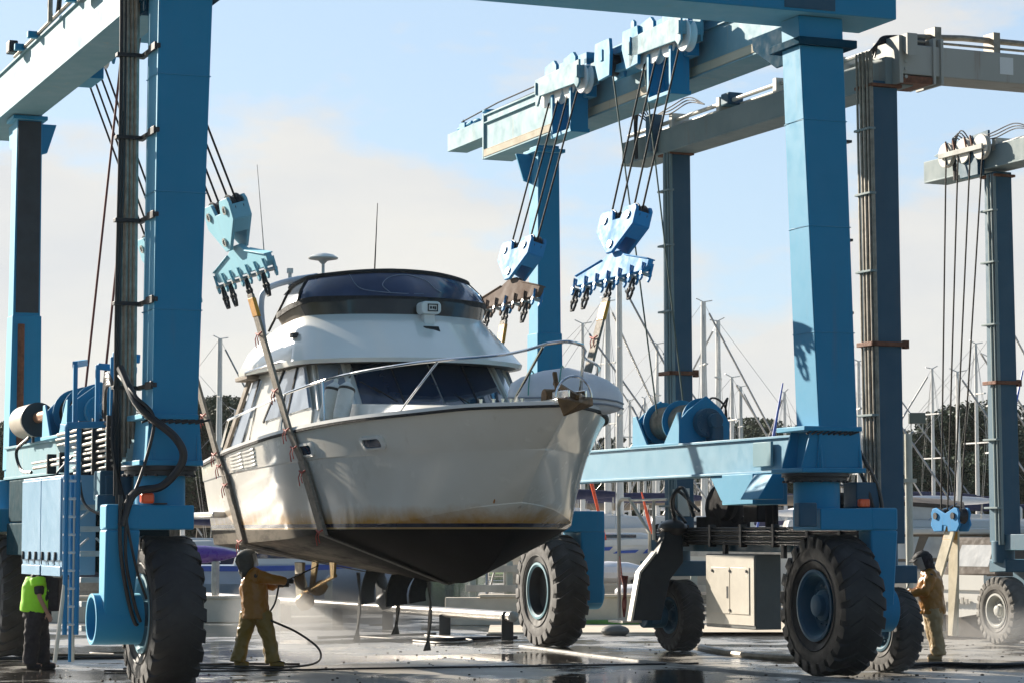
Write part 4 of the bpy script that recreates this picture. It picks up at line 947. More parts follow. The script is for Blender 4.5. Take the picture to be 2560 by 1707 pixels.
# aerials
m = MB(); m.tube([(U0 - .35, 5.6, 6.25), (U0 - .30, 5.6, 7.45)], [.014, .006], 6); bp('whip_aerial', m, CANVAS)
m = MB(); m.tube([(U0 - 1.75, 7.0, 6.2), (U0 - 1.9, 7.1, 8.2)], [.012, .005], 6); bp('whip_aerial', m, STEEL)
m = MB(); m.cyl((U0 - 1.0, 6.3, 6.2), (U0 - 1.0, 6.3, 6.55), .028, n=10); m.lathe([(.03, 0), (.08, .05), (.24, .08), (.25, .10), (.17, .15), (.03, .18)], (U0 - 1.0, 6.3, 6.5), n=28); bp('satellite_dome', m, WHITE2)
m = MB(); m.cyl((U0 - 1.35, 7.0, 6.2), (U0 - 1.35, 7.0, 6.42), .03, n=10); m.cyl((U0 - 1.35, 7.0, 6.40), (U0 - 1.35, 7.0, 6.48), .055, n=12); m.tube([(U0 - 1.3, 7, 6.2), (U0 - 1.22, 6.95, 6.36)], .01, 5); bp('navigation_light', m, WHITE2)
# guard rails and pulpit
ER = [(8.08, 3.56), (7.6, 3.98), (5.8, 4.12), (4.1, 4.27), (2.32, 4.41), (.92, 4.49), (.18, 4.52), (-.6, 4.55)]
def rail_pt(v, z, s, off=.12): return (U0 + s * (SH(v) - off), v, z)
for s in (-1, 1):
    m = MB()
    path = [rail_pt(v, z, s) for v, z in ER] + [(U0 + s * .42, -1.15, 4.60), (U0 + s * .26, -1.42, 4.66)]
    m.tube(bez(path[1:-1], 5) + [path[-1]], .022, 8); m.tube([path[0], path[1]], .020, 8)
    rl = bp('guard_rail', m, CHROME)
    m = MB()
    for vf, zf, vt_, zt in ((6.32, 3.50, 5.9, 4.11), (4.54, 3.62, 4.35, 4.25), (2.82, 3.74, 2.9, 4.37), (.95, 3.80, .25, 4.52)):
        m.tube([rail_pt(vf, zf, s), rail_pt(vt_, zt, s)], .016, 8)
    m.tube([(U0 + s * .50, -.80, 3.86), (U0 + s * .48, -.85, 3.98), (U0 + s * .30, -1.36, 4.62)], .020, 8)
    bp('stanchion', m, CHROME, parent=rl)
m = MB(); m.tube(bez([(U0 - .26, -1.42, 4.66), (U0 - .05, -1.62, 4.68), (U0 + .26, -1.42, 4.66)], 5), .024, 8); m.tube([(U0 + .34, -1.3, 4.62), (U0 + .34, -1.1, 3.88)], .02, 8); bp('pulpit', m, CHROME)
# anchor on its roller, hoop and windlass
m = MB(); m.box(U0 - .16, U0 + .16, -1.75, -1.0, 3.86, 3.92); m.box(U0 - .14, U0 - .11, -1.85, -1.3, 3.92, 4.02); m.box(U0 + .11, U0 + .14, -1.85, -1.3, 3.92, 4.02); bp('bow_roller', m, CHROME, .008)
m = MB()
m.add([(U0 - .26, -1.72, 3.92), (U0 + .28, -1.72, 3.94), (U0 - .19, -1.80, 3.66), (U0, -1.98, 3.84), (U0 + .28, -1.74, 3.82), (U0, -1.66, 3.90), (U0 - .05, -1.70, 3.72)], [(0, 3, 2), (0, 1, 3), (1, 4, 3), (2, 3, 4), (0, 2, 6), (1, 0, 5), (2, 4, 6), (4, 1, 5), (6, 4, 5), (0, 6, 5)])
m.bar((U0, -1.85, 3.92), (U0 - .02, -1.1, 4.16), .05, .07); an = bp('anchor', m, ANCH, .01)
m = MB(); m.tube([(U0 + .26 * cos(a), -1.72, 3.93 + .28 * sin(a)) for a in (pi * i / 16 for i in range(17))], .018, 8); bp('anchor_hoop', m, CHROME, parent=an)
m = MB(); m.cyl((U0 - .12, -.95, 3.98), (U0 + .12, -.95, 3.98), .10, n=20); m.box(U0 - .1, U0 + .1, -1.1, -.8, 3.86, 3.98); m.bar((U0 - .05, -1.3, 3.95), (U0 - .02, -1.1, 4.3), .06, .05); bp('windlass', m, ANCH, .01)
m = MB()
for x, v in ((-.62, -.35), (-.52, -.45), (-.42, -.5), (-.35, -.55), (-.3, -.62), (-.75, -.2)): m.cyl((U0 + x, v, 3.86), (U0 + x, v, 3.95), .022, n=12); m.cyl((U0 + x, v, 3.95), (U0 + x, v, 3.962), .032, n=12)
bp('deck_cleat', m, CHROME)
# drive gear below the hull
for s in (-1, 1):
    c = Vector((U0 + s * .72, 7.9, 1.15)); m = MB(); m.cyl(c, (U0 + s * .69, 6.5, 1.42), .032, n=12); m.hexa([(c.x - .02, 6.45, 1.40), (c.x + .02, 6.45, 1.40), (c.x + .02, 6.62, 1.40), (c.x - .02, 6.62, 1.40)], [(c.x - .02, 6.4, 1.75), (c.x + .02, 6.4, 1.75), (c.x + .02, 6.7, 1.75), (c.x - .02, 6.7, 1.75)]); m.cyl(c + Vector((0, .12, -.02)), c + Vector((0, -.14, .02)), .055, n=16)
    m.hexa([(c.x - .02, 7.6, 1.16), (c.x + .02, 7.6, 1.16), (c.x + .02, 7.78, 1.16), (c.x - .02, 7.78, 1.16)], [(c.x - .02, 7.3, 1.75), (c.x + .02, 7.3, 1.75), (c.x + .02, 7.6, 1.75), (c.x - .02, 7.6, 1.75)])
    sh = bp('propeller_shaft', m, BRONZE if s < 0 else DARK)
    m = MB()
    for k in range(3):
        a = rad((200, 320, 80)[k]); R = Matrix.Rotation(a, 4, 'Y'); rows = []
        for i in range(7):
            t = i / 6; r = .05 + .31 * t; w = .18 * sin(pi * min(1, t * .9 + .12)) ** .6; tw = lerp(1.0, .5, t)
            rows.append([c + R @ Vector((q * w * cos(tw), q * w * sin(tw) - .02, r)) for q in (-1, -.4, .4, 1)])
        m.grid(rows)
    pr = bp('propeller', m, BRONZE if s < 0 else DARK, parent=sh, recalc=False)
    sm = pr.modifiers.new('thickness', 'SOLIDIFY'); sm.thickness = .018
    m = MB(); m.hexa([(c.x - .015, 8.2, .86), (c.x + .015, 8.2, .86), (c.x + .02, 8.52, .90), (c.x - .02, 8.52, .90)], [(c.x - .03, 8.15, 1.62), (c.x + .03, 8.15, 1.62), (c.x + .03, 8.6, 1.62), (c.x - .03, 8.6, 1.62)])
    bp('rudder', m, simple('fouled_rudder', (.36, .31, .21), .6, var=.3, scale=8) if s < 0 else DARK, .01)
# ------------------------------------------------------------------ slings under the hull
def contact(s, pts): return [(U0 + s * a, v, z) for a, v, z in pts]
def sling(label, vg, vc, vk, blk_l, blk_r, mat_l, tails):
    t = thing('lifting_sling', label, 'sling', L1, (U0, vk, KE(vk) - .05), group='lifting slings')
    hits = lambda s: contact(s, [(SH(vg) + .05, vg, SZ(vg) + .04), (KN(vg * .5 + vc * .5) + .04, vg * .5 + vc * .5, KZ(vc)), (CH(vc) + .05, vc, CZ(vc) - .02), (CH(vk) * .5 + .03, vk, lerp(KE(vk), CZ(vk), .5) - .05), (0, vk, KE(vk) - .03)])
    for s, blk in ((-1, blk_l), (1, blk_r)):
        top_ = L1.inverted() @ (BL[blk][1] @ Vector((0, 0, -1.48))); pts = [top_] + [Vector(p) for p in hits(s)]
        y0 = pts[0].lerp(pts[1], .03); y1 = pts[0].lerp(pts[1], .17)
        def ribbon(P, w, th, mat, nm, par=t):
            m = MB(); rings = []
            for p in P: rings.append([p + Vector((-s * th, -w, 0)), p + Vector((-s * th, w, 0)), p + Vector((s * th, w, 0)), p + Vector((s * th, -w, 0))])
            m.loft(rings); return part(nm, m, mat, par, L1, .01)
        rb = ribbon(pts[:3] if s < 0 else pts, .13, .022, WEB, 'strap')
        if s < 0: ribbon(pts[2:4], .15, .03, mat_l, 'sleeve'); ribbon(pts[3:], .12, .025, WEBD, 'strap')
        ribbon([y0, y1], .138, .03, YEL, 'yellow_sleeve')
        m = MB()
        for k, (i, q) in enumerate(((0, .30), (0, .72), (1, .05), (1, .6), (2, .15), (2, .95))):
            if s > 0 and k > 1: continue
            p = pts[i].lerp(pts[i + 1], q)
            m.tube([p + Vector((-.05, -.14, .02)), p + Vector((-.055, 0, -.01)), p + Vector((-.05, .14, .02))], .014, 6)
            for j in range(2): m.tube([p + Vector((-.06, -.05 + .1 * j, 0)), p + Vector((-.09, -.07 + .12 * j, -.08)), p + Vector((-.07, -.09 + .13 * j, -.17 - .04 * j))], .009, 5)
        part('lashing', m, RED, t, L1)
    for kind, u, v, z0, z1, w in tails:
        m = MB()
        if kind == 'tail':
            rings = []
            for i in range(8):
                q = i / 7; tw = .9 * sin(q * 3) + .6; ww = w * lerp(.35, 1, q); z = lerp(z0, z1, q)
                d = Vector((cos(tw) * ww, sin(tw) * ww, 0)); n_ = Vector((-d.y, d.x, 0)).normalized() * .012; c = Vector((u + .03 * sin(q * 4), v, z))
                rings.append([c - d - n_, c + d - n_, c + d + n_, c - d + n_])
            m.loft(rings); part('strap_tail', m, WEBD, t, L1)
        else:
            rings = []
            for i in range(7):
                q = i / 6; z = lerp(z0, z1, q); b_ = .10 * sin(q * pi) + .14 * q * q
                rings.append([(u - w - b_, v - .05 - b_, z), (u + w - b_ * 1.2, v - .12, z + .04), (u + w - b_ * 1.2, v - .07, z + .04), (u - w - b_, v + .0 - b_, z)])
            m.loft(rings); part('chafe_pad', m, CANVAS, t, L1)
    return t
sling('front lifting sling under the boat, passing over the bow side with red lashings', 3.75, 3.35, 3.1, 'front left', 'front right', WEB,
      [('tail', U0 - .05, 5.3, 1.42, .50, .12), ('tail', U0 - .02, 3.9, 1.36, .30, .11), ('pad', U0 - .05, 5.0, 1.45, .95, .20), ('pad', U0 + .05, 4.3, 1.42, 1.02, .16)])
sling('rear lifting sling near the stern of the boat, half hidden behind the front left column', 7.7, 7.15, 7.0, 'rear left', 'rear right', WEB,
      [('tail', U0 + .1, 7.7, 1.45, .28, .12), ('pad', U0 + .25, 7.3, 1.5, .92, .14)])
# ------------------------------------------------------------------ things carried on the boat
for k, (v, uu, tl) in enumerate(((3.25, 1.92, .10), (2.85, 1.82, .22))):
    t = thing('fender', ('white boat fender hanging from the rail, nearer the stern of the pair' if k == 0 else 'white boat fender hanging from the rail, nearer the bow of the pair'), 'fender', L1 @ T(U0 - uu, v, 3.78), group='fenders on the side deck')
    F = L1 @ T(U0 - uu, v, 3.74) @ RY(.28) @ RX(-tl); m = MB()
    m.lathe([(.02, .0), (.06, .01), (.115, .06), (.125, .14), (.125, .50), (.115, .58), (.06, .64), (.035, .66), (.03, .72), (.0, .73)], n=24); part('fender_body', m, simple('white_vinyl%d' % k, (.70, .68, .62), .3), t, F)
    m = MB(); m.tube([(0, 0, .70), (.02, .02, .80), (0, 0, .9)], .012, 6); m.lathe([(.127, .52), (.132, .54), (.127, .56)], n=24); part('lanyard', m, WEBD, t, F)
D = L1 @ T(U0 + .68, .25, 3.77) @ RZ(rad(-30)) @ Matrix.Scale(.80, 4)
t = thing('inflatable_dinghy', 'white inflatable dinghy lashed on the foredeck of the boat', 'dinghy', D)
SEC = [(-.98, .10, .08, .02), (-.92, .30, .22, .01), (-.75, .44, .30, 0), (-.35, .52, .34, 0), (.1, .53, .35, 0), (.5, .49, .33, -.01), (.8, .38, .28, -.03), (1.0, .22, .20, -.06), (1.08, .07, .09, -.09)]
def dsec(x, w, h, dz, k=1.0):
    out = []
    for i in range(20):
        a_ = 2 * pi * i / 20; c_, s_ = cos(a_), sin(a_); ridge = .20 * max(0, s_) ** 3 * (1 - abs(x) * .8) * h / .35
        out.append((x, w * k * abs(c_) ** .8 * (1 if c_ > 0 else -1), .34 + dz + h * k * s_ + ridge))
    return out
m = MB(); m.loft([dsec(*q_) for q_ in SEC]); part('cover', m, GREY, t, D, angle=70)
m = MB()
for zz_ in (-.03, -.12):
    m.tube([(x, sg * (w + .012) * (1 if zz_ > -.1 else .97), .34 + dz + zz_) for sg, seq in ((-1, SEC), (1, SEC[::-1])) for x, w, h, dz in seq], .018, 6)
part('rubbing_strake', m, simple('grey_strake', (.25, .27, .3), .5), t, D)
m = MB()
for x in (-.55, .0): m.tube([(x, y_, z_ + .012) for _, y_, z_ in dsec(x, .525, .345, 0, 1.02)[:11]], .012, 6)
part('lashing', m, simple('teal_rope', (.05, .3, .25), .6), t, D)
# ------------------------------------------------------------------ second travel lift, behind on the right
T2 = thing('travel_lift', 'grey and dark blue travel lift standing behind the boat on the right', 'travel lift', L2)
def p2(name, mb, mat, bevel=.01, parent=None, **k): return part(name, mb, mat, parent or T2, L2, bevel, **k)
CW = [(-.25, -.03), (0, 7.27), (6.98, 7.27), (7.2, -.03)]
for i, (u, v) in enumerate(CW):
    w = .22 if i == 0 else .185; dz = .05 if u < 3 else .12
    m = MB(); tapered(m, (u - w + (.02 if i else .04), u + w + dz * .6, v - .22, v + .20, 1.95), (u - w - (.0 if i != 0 else .02), u + w, v - .20, v + .18, 9.05))
    c = p2('rear_column' if v > 5 else 'front_column', m, BLUE2)
    m = MB(); m.box(u - w - .06, u + w + .06, v - .25, v + .25, 8.95, 9.0); m.box(u - w - .10, u + w + .10, v - .27, v - .22, 4.95, 5.02); m.box(u - w - .10, u - w - .03, v - .27, v + .2, 4.95, 5.02); m.box(u + w + .03, u + w + .12, v - .27, v - .18, 4.92, 5.05)
    p2('column_clamp', m, RUST, .008, parent=c)
    m = MB(); n_ = 8 if i == 0 else 5; s_ = -1
    for k in range(n_):
        r = .022 if k % 3 else .034; x = u - w - .035 - .035 * (k % 2)
        m.tube([(x + .08, v - .20 + .05 * k, 1.9), (x, v - .20 + .05 * k, 9.0 if i else 9.5)], r * .9, 6)
    p2('conduit', m, GREYT if i else PIPE, 0, parent=c)
    m = MB()
    for z in (2.6, 3.9, 6.1, 7.3, 8.3): m.box(u - w - .10, u - w + .02, v - .24, v + .21, z - .018, z + .018)
    p2('conduit_bracket', m, GREYT, .006, parent=c)
    # yoke and wheel
    m = MB(); m.cyl((u, v, 1.55), (u, v, 1.98), .22, n=24); m.box(u - .12, u + .62, v - .26, v + .3, 1.38, 1.62) if u > 3 else m.box(u - .62, u + .42, v - .3, v + .3, 1.35, 1.62)
    s_ = 1 if u > 3 else -1
    tapered(m, (u + s_ * .54 - .1, u + s_ * .54 + .1, v - .2, v + .2, .5), (u + s_ * .52 - .12, u + s_ * .52 + .12, v - .3, v + .3, 1.5)); m.cyl((u + s_ * .30, v, .64), (u + s_ * .72, v, .64), .21, n=24)
    y = p2('steering_yoke', m, BLUE2, .02)
    put_wheel(T2, L2, (u + (.10 if i == 0 else 0), v, .645), .65, .42, .30, BLUE2 if i < 2 else CREAM, BLUE2 if i < 2 else CREAM, nl=24, tyremat=DUSTY if i < 2 else DUSTY2)
for u in (0, 6.98):
    x = -.25 if u == 0 else 6.72
    m = MB(); m.box(x, x + .5, -.25, 9.0 + (.45 if u else 0), 9.0 if u == 0 else 9.12, 9.43 if u == 0 else 9.55); m.box(x - .03, x + .53, .4, 9.0, 8.985, 9.02) if u == 0 else m.box(x - .03, x + .53, .4, 9.4, 9.105, 9.14)
    ub = p2('upper_beam', m, GREYT, .012)
    m = MB(); m.tube([(x + .1, 8.9, 9.55), (x + .1, .2, 9.62)], .04, 8); m.tube([(x + .25, 8.9, 9.5), (x + .25, .2, 9.55)], .03, 8)
    for v in (1.2, 3.2, 5.2, 7.0): m.box(x, x + .35, v - .06, v + .06, 9.43, 9.68)
    p2('top_pipe', m, CREAMB, .004, parent=ub)
    m = MB(); m.box(x - .14, x + .1, 7.5, 7.75, 9.05, 9.75) if u == 0 else m.box(x + .1, x + .4, 3, 3.3, 9.55, 9.75); m.box(x, x + .3, 4.8, 5.1, 9.5, 9.72)
    p2('junction_box', m, BLUE2, .03, parent=ub)
    m = MB()
    for k in range(4): m.tube(bez([(x - .1, 7.55 + .04 * k, 9.6), (x - .12 - .02 * k, 7.9 + .05 * k, 9.95 - .04 * k), (x - .1, 8.15 + .04 * k, 9.7), (x - .12, 8.1 + .03 * k, 9.0)]), .013, 6)
    for k in range(3): m.tube(bez([(x - .05, 7.4, 9.72), (x - .05, 6.9, 9.66 + .06 * k), (x - .05, 6.2, 9.74 + .05 * k), (x - .05, 5.6, 9.62)]), .012, 6)
    p2('cable_loop', m, BLACK, 0, parent=ub)
    m = MB(); m.box(x + .02 if u == 0 else x + .16, x + .5, .35, 8.0 if u == 0 else 7.3, 1.80, 2.10); p2('lower_beam', m, BLUE2)
m = MB(); m.box(-.1, 7.6, -.40, .25, 9.15, 9.62); cb2 = p2('cross_beam', m, CREAM, .015)
m = MB()
for u in (.50, .64): m.box(u, u + .05, -.44, .29, 9.02, 9.74)
for u in (-.10,): m.box(u - .03, u + .04, -.46, .3, 9.0, 9.74)
for k in range(5):
    for u in (.47, .70): m.cyl((u, -.38, 9.18 + .1 * k), (u + .02, -.38, 9.18 + .1 * k), .025, n=6)
    m.cyl((-.04 + .03, -.47, 9.1 + .12 * k), (-.04 + .03, -.45, 9.1 + .12 * k), .03, n=8)
m.prism([(-.40, 9.75), (-.40, 9.55), (-.62, 9.4), (-.62, 9.75)], 'x', -.08, .1)
p2('bolted_flange', m, CREAM, .006, parent=cb2)
m = MB(); m.box(-.12, .5, -.42, .3, 9.02, 9.13); m.box(-.1, .0, -.44, .2, 9.0, 9.1); p2('rusty_packing', m, RUST, .01, parent=cb2)
m = MB(); m.tube([(.2, -.2, 9.78), (1.2, -.2, 9.84), (7.4, -.2, 9.84)], .05, 8); m.tube([(.2, -.3, 9.70), (7.4, -.3, 9.70)], .022, 6)
for u in (.66, 1.75, 2.8, 4): m.box(u - .06, u + .06, -.34, -.05, 9.62, 9.95)
p2('top_pipe', m, PIPE, .004, parent=cb2)
m = MB(); m.box(.15, .45, -.3, -.05, 9.62, 9.76)
for k in range(5): m.tube(bez([(-.45 + .04 * k, .0, 9.45), (-.3 + .02 * k, -.05, 9.62 + .03 * k), (.0, -.1, 9.72 + .02 * k), (.4, -.15, 9.80), (.9, -.2, 9.84)]), .016, 6)
p2('cable_loop', m, BLACK, 0, parent=cb2)
m = MB(); m.box(1.75, 2.0, -.407, -.40, 9.28, 9.55); p2('pale_patch', m, WHITE2, 0, parent=cb2)
m = MB(); m.prism([(7.1, 9.5), (7.1, 9.85), (8.3, 9.78), (9.0, 9.60), (8.5, 9.42)], 'x', 6.66, 6.71); m.prism([(7.3, 9.0), (7.3, 9.5), (8.1, 9.5), (7.9, 9.0)], 'x', 6.55, 6.71); hcar = p2('hoist_carriage', m, BLUE2)
for k, v in enumerate((8.35, 7.75, 7.15)):
    m = MB(); m.lathe([(.03, -.05), (.24, -.05), (.25, -.03), (.2, 0), (.25, .03), (.24, .05), (.03, .05)], (6.55, v, 9.52), (1, 0, 0), 26); p2('sheave', m, CREAMB, 0, parent=hcar)
m = MB(); m.box(6.44, 6.48, 7.0, 8.5, 9.46, 9.56); p2('tie_bar', m, CREAM, .006, parent=hcar)
m = MB()
for v in (8.2, 7.95, 7.55, 7.35): m.bar((6.46, v, 9.56), (6.5, v + .12, 9.78), .03, .03)
p2('bolt', m, RUST, 0, parent=hcar)
# pipe bank, cabinet, console and safety frame on its near side
m = MB()
for k in range(7): m.tube([(-.36 - .03 * (k % 2), 7.4, 1.93 + .045 * k), (-.36 - .03 * (k % 2), .5, 1.93 + .045 * k)], .018, 6)
m.box(-.33, -.28, .6, 7.3, 1.92, 2.20); p2('pipe_bank', m, DARK, 0)
m = MB()
for v in (1.0, 2.0, 3.1, 4.2, 5.3, 6.3): m.box(-.42, -.30, v - .04, v + .04, 1.88, 2.26)
for v in (2.9, 4.9): m.box(-.35, -.28, v - .05, v + .05, 1.7, 2.0)
p2('pipe_bracket', m, DARK, .006)
m = MB(); m.box(-.50, -.02, 3.52, 5.26, .52, 1.76); cb = p2('equipment_cabinet', m, simple('shaded_cabinet_body', (.09, .10, .10), .5), .012)  # dark colour paints the shaded front; the sunlit side gets a cream sheet
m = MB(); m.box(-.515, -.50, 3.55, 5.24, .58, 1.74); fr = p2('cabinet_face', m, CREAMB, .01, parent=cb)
for a, b in ((3.70, 4.36), (4.38, 5.05)):
    m = MB(); m.box(-.528, -.515, a, b, .76, 1.54); d = p2('door', m, CREAMB, .006, parent=cb)
m = MB()
for v, z in ((4.36, 1.48), (4.36, .82), (3.78, 1.48), (4.98, 1.48)): m.cyl((-.53, v, z), (-.545, v, z), .025, n=10)
for y0, z0, z1 in ((4.42, 1.02, 1.22),): m.box(-.532, -.529, y0, y0 + .06, z0, z1)
p2('latch', m, DARK, 0, parent=cb)
m = MB(); m.prism([(-.40, 2.15), (-.74, 2.13), (-.90, 1.76), (-1.22, 1.40), (-1.38, .60), (-.84, .60), (-.66, 1.3), (-.40, 1.6)], 'y', 6.3, 6.5); con = p2('operator_console', m, simple('console_shade_black', (.02, .028, .036), .6, spec=.3), .015)  # black paints the shade on the console front
m = MB(); m.prism([(-1.40, .58), (-1.235, 1.42), (-.915, 1.78), (-.945, 1.80), (-1.27, 1.44), (-1.44, .58)], 'y', 6.28, 6.45); p2('console_lit_edge', m, CREAMB, .01, parent=con)  # sunlit return of the console, its light painted in as cream
m = MB(); m.ell((-.5, 6.5, 2.2), (.25, .35, .16), 14, 8); m.tube(bez([(-.4, 6.6, 2.1), (-.6, 6.9, 2.25), (-.7, 6.75, 2.0), (-.5, 6.4, 1.9)]), .035, 6); m.tube(bez([(-.5, 6.4, 2.3), (-.62, 6.3, 2.7), (-.5, 6.1, 2.9), (-.45, 5.8, 2.4)]), .035, 6); m.tube(bez([(-.4, 6.2, 2.3), (-.5, 6.45, 2.6), (-.5, 6.3, 2.85), (-.45, 5.6, 2.5)]), .03, 6); p2('hose_cluster', m, BLACK, 0)
m = MB(); m.tube(bez([(-.9, 7.85, .56), (-.9, 7.85, 2.3), (-.9, 7.85, 2.62), (-.9, 7.72, 2.72), (-.9, 7.4, 2.72)], 4), .035, 8); m.tube([(-.9, 7.4, 2.72), (-.9, 6.62, 2.12), (-.9, 6.62, 1.8)], .03, 8); m.tube([(-.9, 7.4, 2.70), (-.9, 5.95, 2.70)], .022, 8); m.tube([(-.9, 6.45, 2.68), (-.9, 6.45, 2.0)], .03, 8); m.tube([(-.9, 7.85, .57), (-.9, 7.3, .57)], .03, 8); m.box(-1.1, -.6, 7.3, 7.9, .52, .56)
p2('safety_frame', m, CREAMB, 0)
m = MB(); m.box(-.23, -.205, 7.0, 7.03, 2.4, 2.9); m.box(-.13, .11, 7.02, 7.05, 2.42, 2.92); p2('notice_panel', m, CREAMB, .004)
m = MB(); m.ell((.1, 5.7, 2.55), (.28, .5, .45), 18, 10); m.box(-.2, .4, 5.3, 6.2, 2.1, 2.4); m.lathe([(.3, 0), (.33, .1), (.3, .2)], (-.2, 5.3, 2.65), (1, 0, 0), 20); m.box(-.25, .1, 3.9, 4.4, 2.3, 2.6); m.cyl((-.3, 3.4, 2.1), (-.3, 3.4, 2.9), .07, n=10); m.cyl((-.3, 3.2, 2.2), (-.3, 3.2, 2.7), .05, n=10); m.box(-.3, .1, 1.3, 2.2, 2.3, 2.75); m.ell((-.2, 1.5, 2.55), (.25, .4, .22), 12, 8)
p2('engine', m, simple('sooty_engine', (.012, .012, .014), .8, spec=.1), .02)  # engine parts in one even matt black
m = MB(); m.tube(bez([(-.4, .9, 2.2), (-.5, 1.2, 2.6), (-.3, 1.5, 2.9), (-.2, 1.0, 2.8)]), .03, 6); m.tube(bez([(-.4, 2.6, 2.15), (-.5, 2.1, 2.25), (-.45, 1.7, 2.5), (-.3, 1.4, 2.6)]), .02, 6); p2('hydraulic_hose', m, BLACK, 0)
# its spreader block hangs low, sling draped from it
bk2 = thing('hook_block', 'bright blue hook block low over the grounded motor yacht, at the far right', 'hook block', L2, (5.5, 6.8, 2.6))
m = MB(); hp2 = [(a * .76, b * .8) for a, b in [(-.62, -.02), (-.55, .10), (-.40, .12), (0, -.02), (.40, .12), (.55, .10), (.62, -.02), (.58, -.14), (.64, -.28), (.5, -.44), (.13, -.44), (.10, -.30), (-.10, -.30), (-.13, -.44), (-.5, -.44), (-.64, -.28), (-.58, -.14)]]
for x in (-.14, .10): m.prism([(6.8 + a, 2.5 + b) for a, b in hp2], 'x', 5.5 + x, 5.54 + x)
hpp = part('heart_plate', m, BRIGHT, bk2, L2, .015)
m = MB()
for y in (-.29, .29): m.lathe([(.05, -.09), (.15, -.09), (.12, 0), (.15, .09), (.05, .09)], (5.5, 6.8 + y, 2.44), (1, 0, 0), 20); m.cyl((5.35, 6.8 + y, 2.44), (5.33, 6.8 + y, 2.44), .065, n=14)
part('sheave', m, DARK, hpp, L2)
m = MB()
for k in range(4): m.tube([(6.50, 7.05 + .42 * k - .0, 9.45), (5.5, 6.47 + .22 * k, 2.56)], .016, 6)
part('hoist_cable', m, CABLE, T2, L2)
ts = thing('lifting_sling', 'pale empty sling draped from the low blue hook block at the far right', 'sling', L2, (5.5, 6.9, .2))
m = MB()
for p, q in (((5.45, 6.75, 2.15), (5.35, 7.5, .5)), ((5.6, 6.85, 2.15), (5.65, 7.0, .2))):
    p, q = Vector(p), Vector(q); n_ = 7; rings = []
    for i in range(n_): c = p.lerp(q, i / (n_ - 1)); rings.append([c + Vector((-.02, -.15, 0)), c + Vector((-.02, .15, 0)), c + Vector((.02, .15, 0)), c + Vector((.02, -.15, 0))])
    m.loft(rings)
part('strap', m, simple('pale_webbing', (.5, .45, .34), .8, var=.25), ts, L2)
m = MB(); m.hexa([(5.42, 6.72, 2.0), (5.62, 6.72, 2.0), (5.62, 6.98, 2.0), (5.42, 6.98, 2.0)], [(5.46, 6.7, 2.25), (5.58, 6.7, 2.25), (5.58, 6.9, 2.25), (5.46, 6.9, 2.25)]); part('sling_eye', m, YEL, ts, L2)
tr = thing('rope_hank', 'hank of red rope hanging in the frame of the rear lift', 'rope', L2, (-.92, 7.65, 1.5))
m = MB()
for k in range(7): m.tube(bez([(-.95 + .02 * k, 7.66, 1.35), (-.97 + .02 * k, 7.50 + .03 * k, 1.1), (-.95, 7.60 - .02 * k, .85), (-.95 + .015 * k, 7.55 + .03 * k, .62)], 5), .018, 6)
m.tube([(-.92, 7.78, 1.7), (-.93, 7.66, 1.3)], .012, 5); part('coils', m, simple('dark_red_rope', (.22, .035, .025), .7, var=.3), tr, L2)

# ------------------------------------------------------------------ people
def baked(name, mb, mat, parent, frame, voxel=.016, smooth=8, noise_amp=0, noise_size=.12):
    o = part(name, mb, mat, parent, frame)
    r = o.modifiers.new('remesh', 'REMESH'); r.mode = 'VOXEL'; r.voxel_size = voxel
    s = o.modifiers.new('smooth', 'SMOOTH'); s.factor = .5; s.iterations = smooth
    if noise_amp:
        tx = bpy.data.textures.new(name + '_folds', 'CLOUDS'); tx.noise_scale = noise_size
        d = o.modifiers.new('folds', 'DISPLACE'); d.texture = tx; d.strength = noise_amp; d.mid_level = .5
    bpy.context.view_layer.update()
    dg = bpy.context.evaluated_depsgraph_get(); me = bpy.data.meshes.new_from_object(o.evaluated_get(dg))
    o.modifiers.clear(); o.data = me; me.polygons.foreach_set('use_smooth', [True] * len(me.polygons)); return o
def hand(m, wrist, d, side, grip=.6):
    """palm, four bent fingers of unequal length and a thumb leaving the side of the palm"""
    d = Vector(d).normalized(); side = Vector(side); side = (side - d * side.dot(d)).normalized(); n = d.cross(side)
    w = Vector(wrist); R = Matrix((side, n, d)).transposed().to_4x4()
    m.ell(w + d * .05, (.042, .020, .055), 12, 8, R)
    for i, L in enumerate((.070, .080, .075, .060)):
        b = w + d * .09 + side * (-.030 + .020 * i); k1 = b + (d * cos(grip) + n * sin(grip)) * L * .45; k2 = k1 + (d * cos(grip * 2.1) + n * sin(grip * 2.1)) * L * .33; k3 = k2 + (d * cos(grip * 2.9) + n * sin(grip * 2.9)) * L * .25
        m.tube([b - d * .02, b, k1, k2, k3], [.011, .0105, .010, .009, .0065], 8)
    b = w + d * .03 - side * .036; k1 = b + (d * .6 - side * .6 + n * .35).normalized() * .04; k2 = k1 + (d * .8 + n * .6).normalized() * .03
    m.tube([b + side * .02, b, k1, k2], [.014, .013, .011, .008], 8)
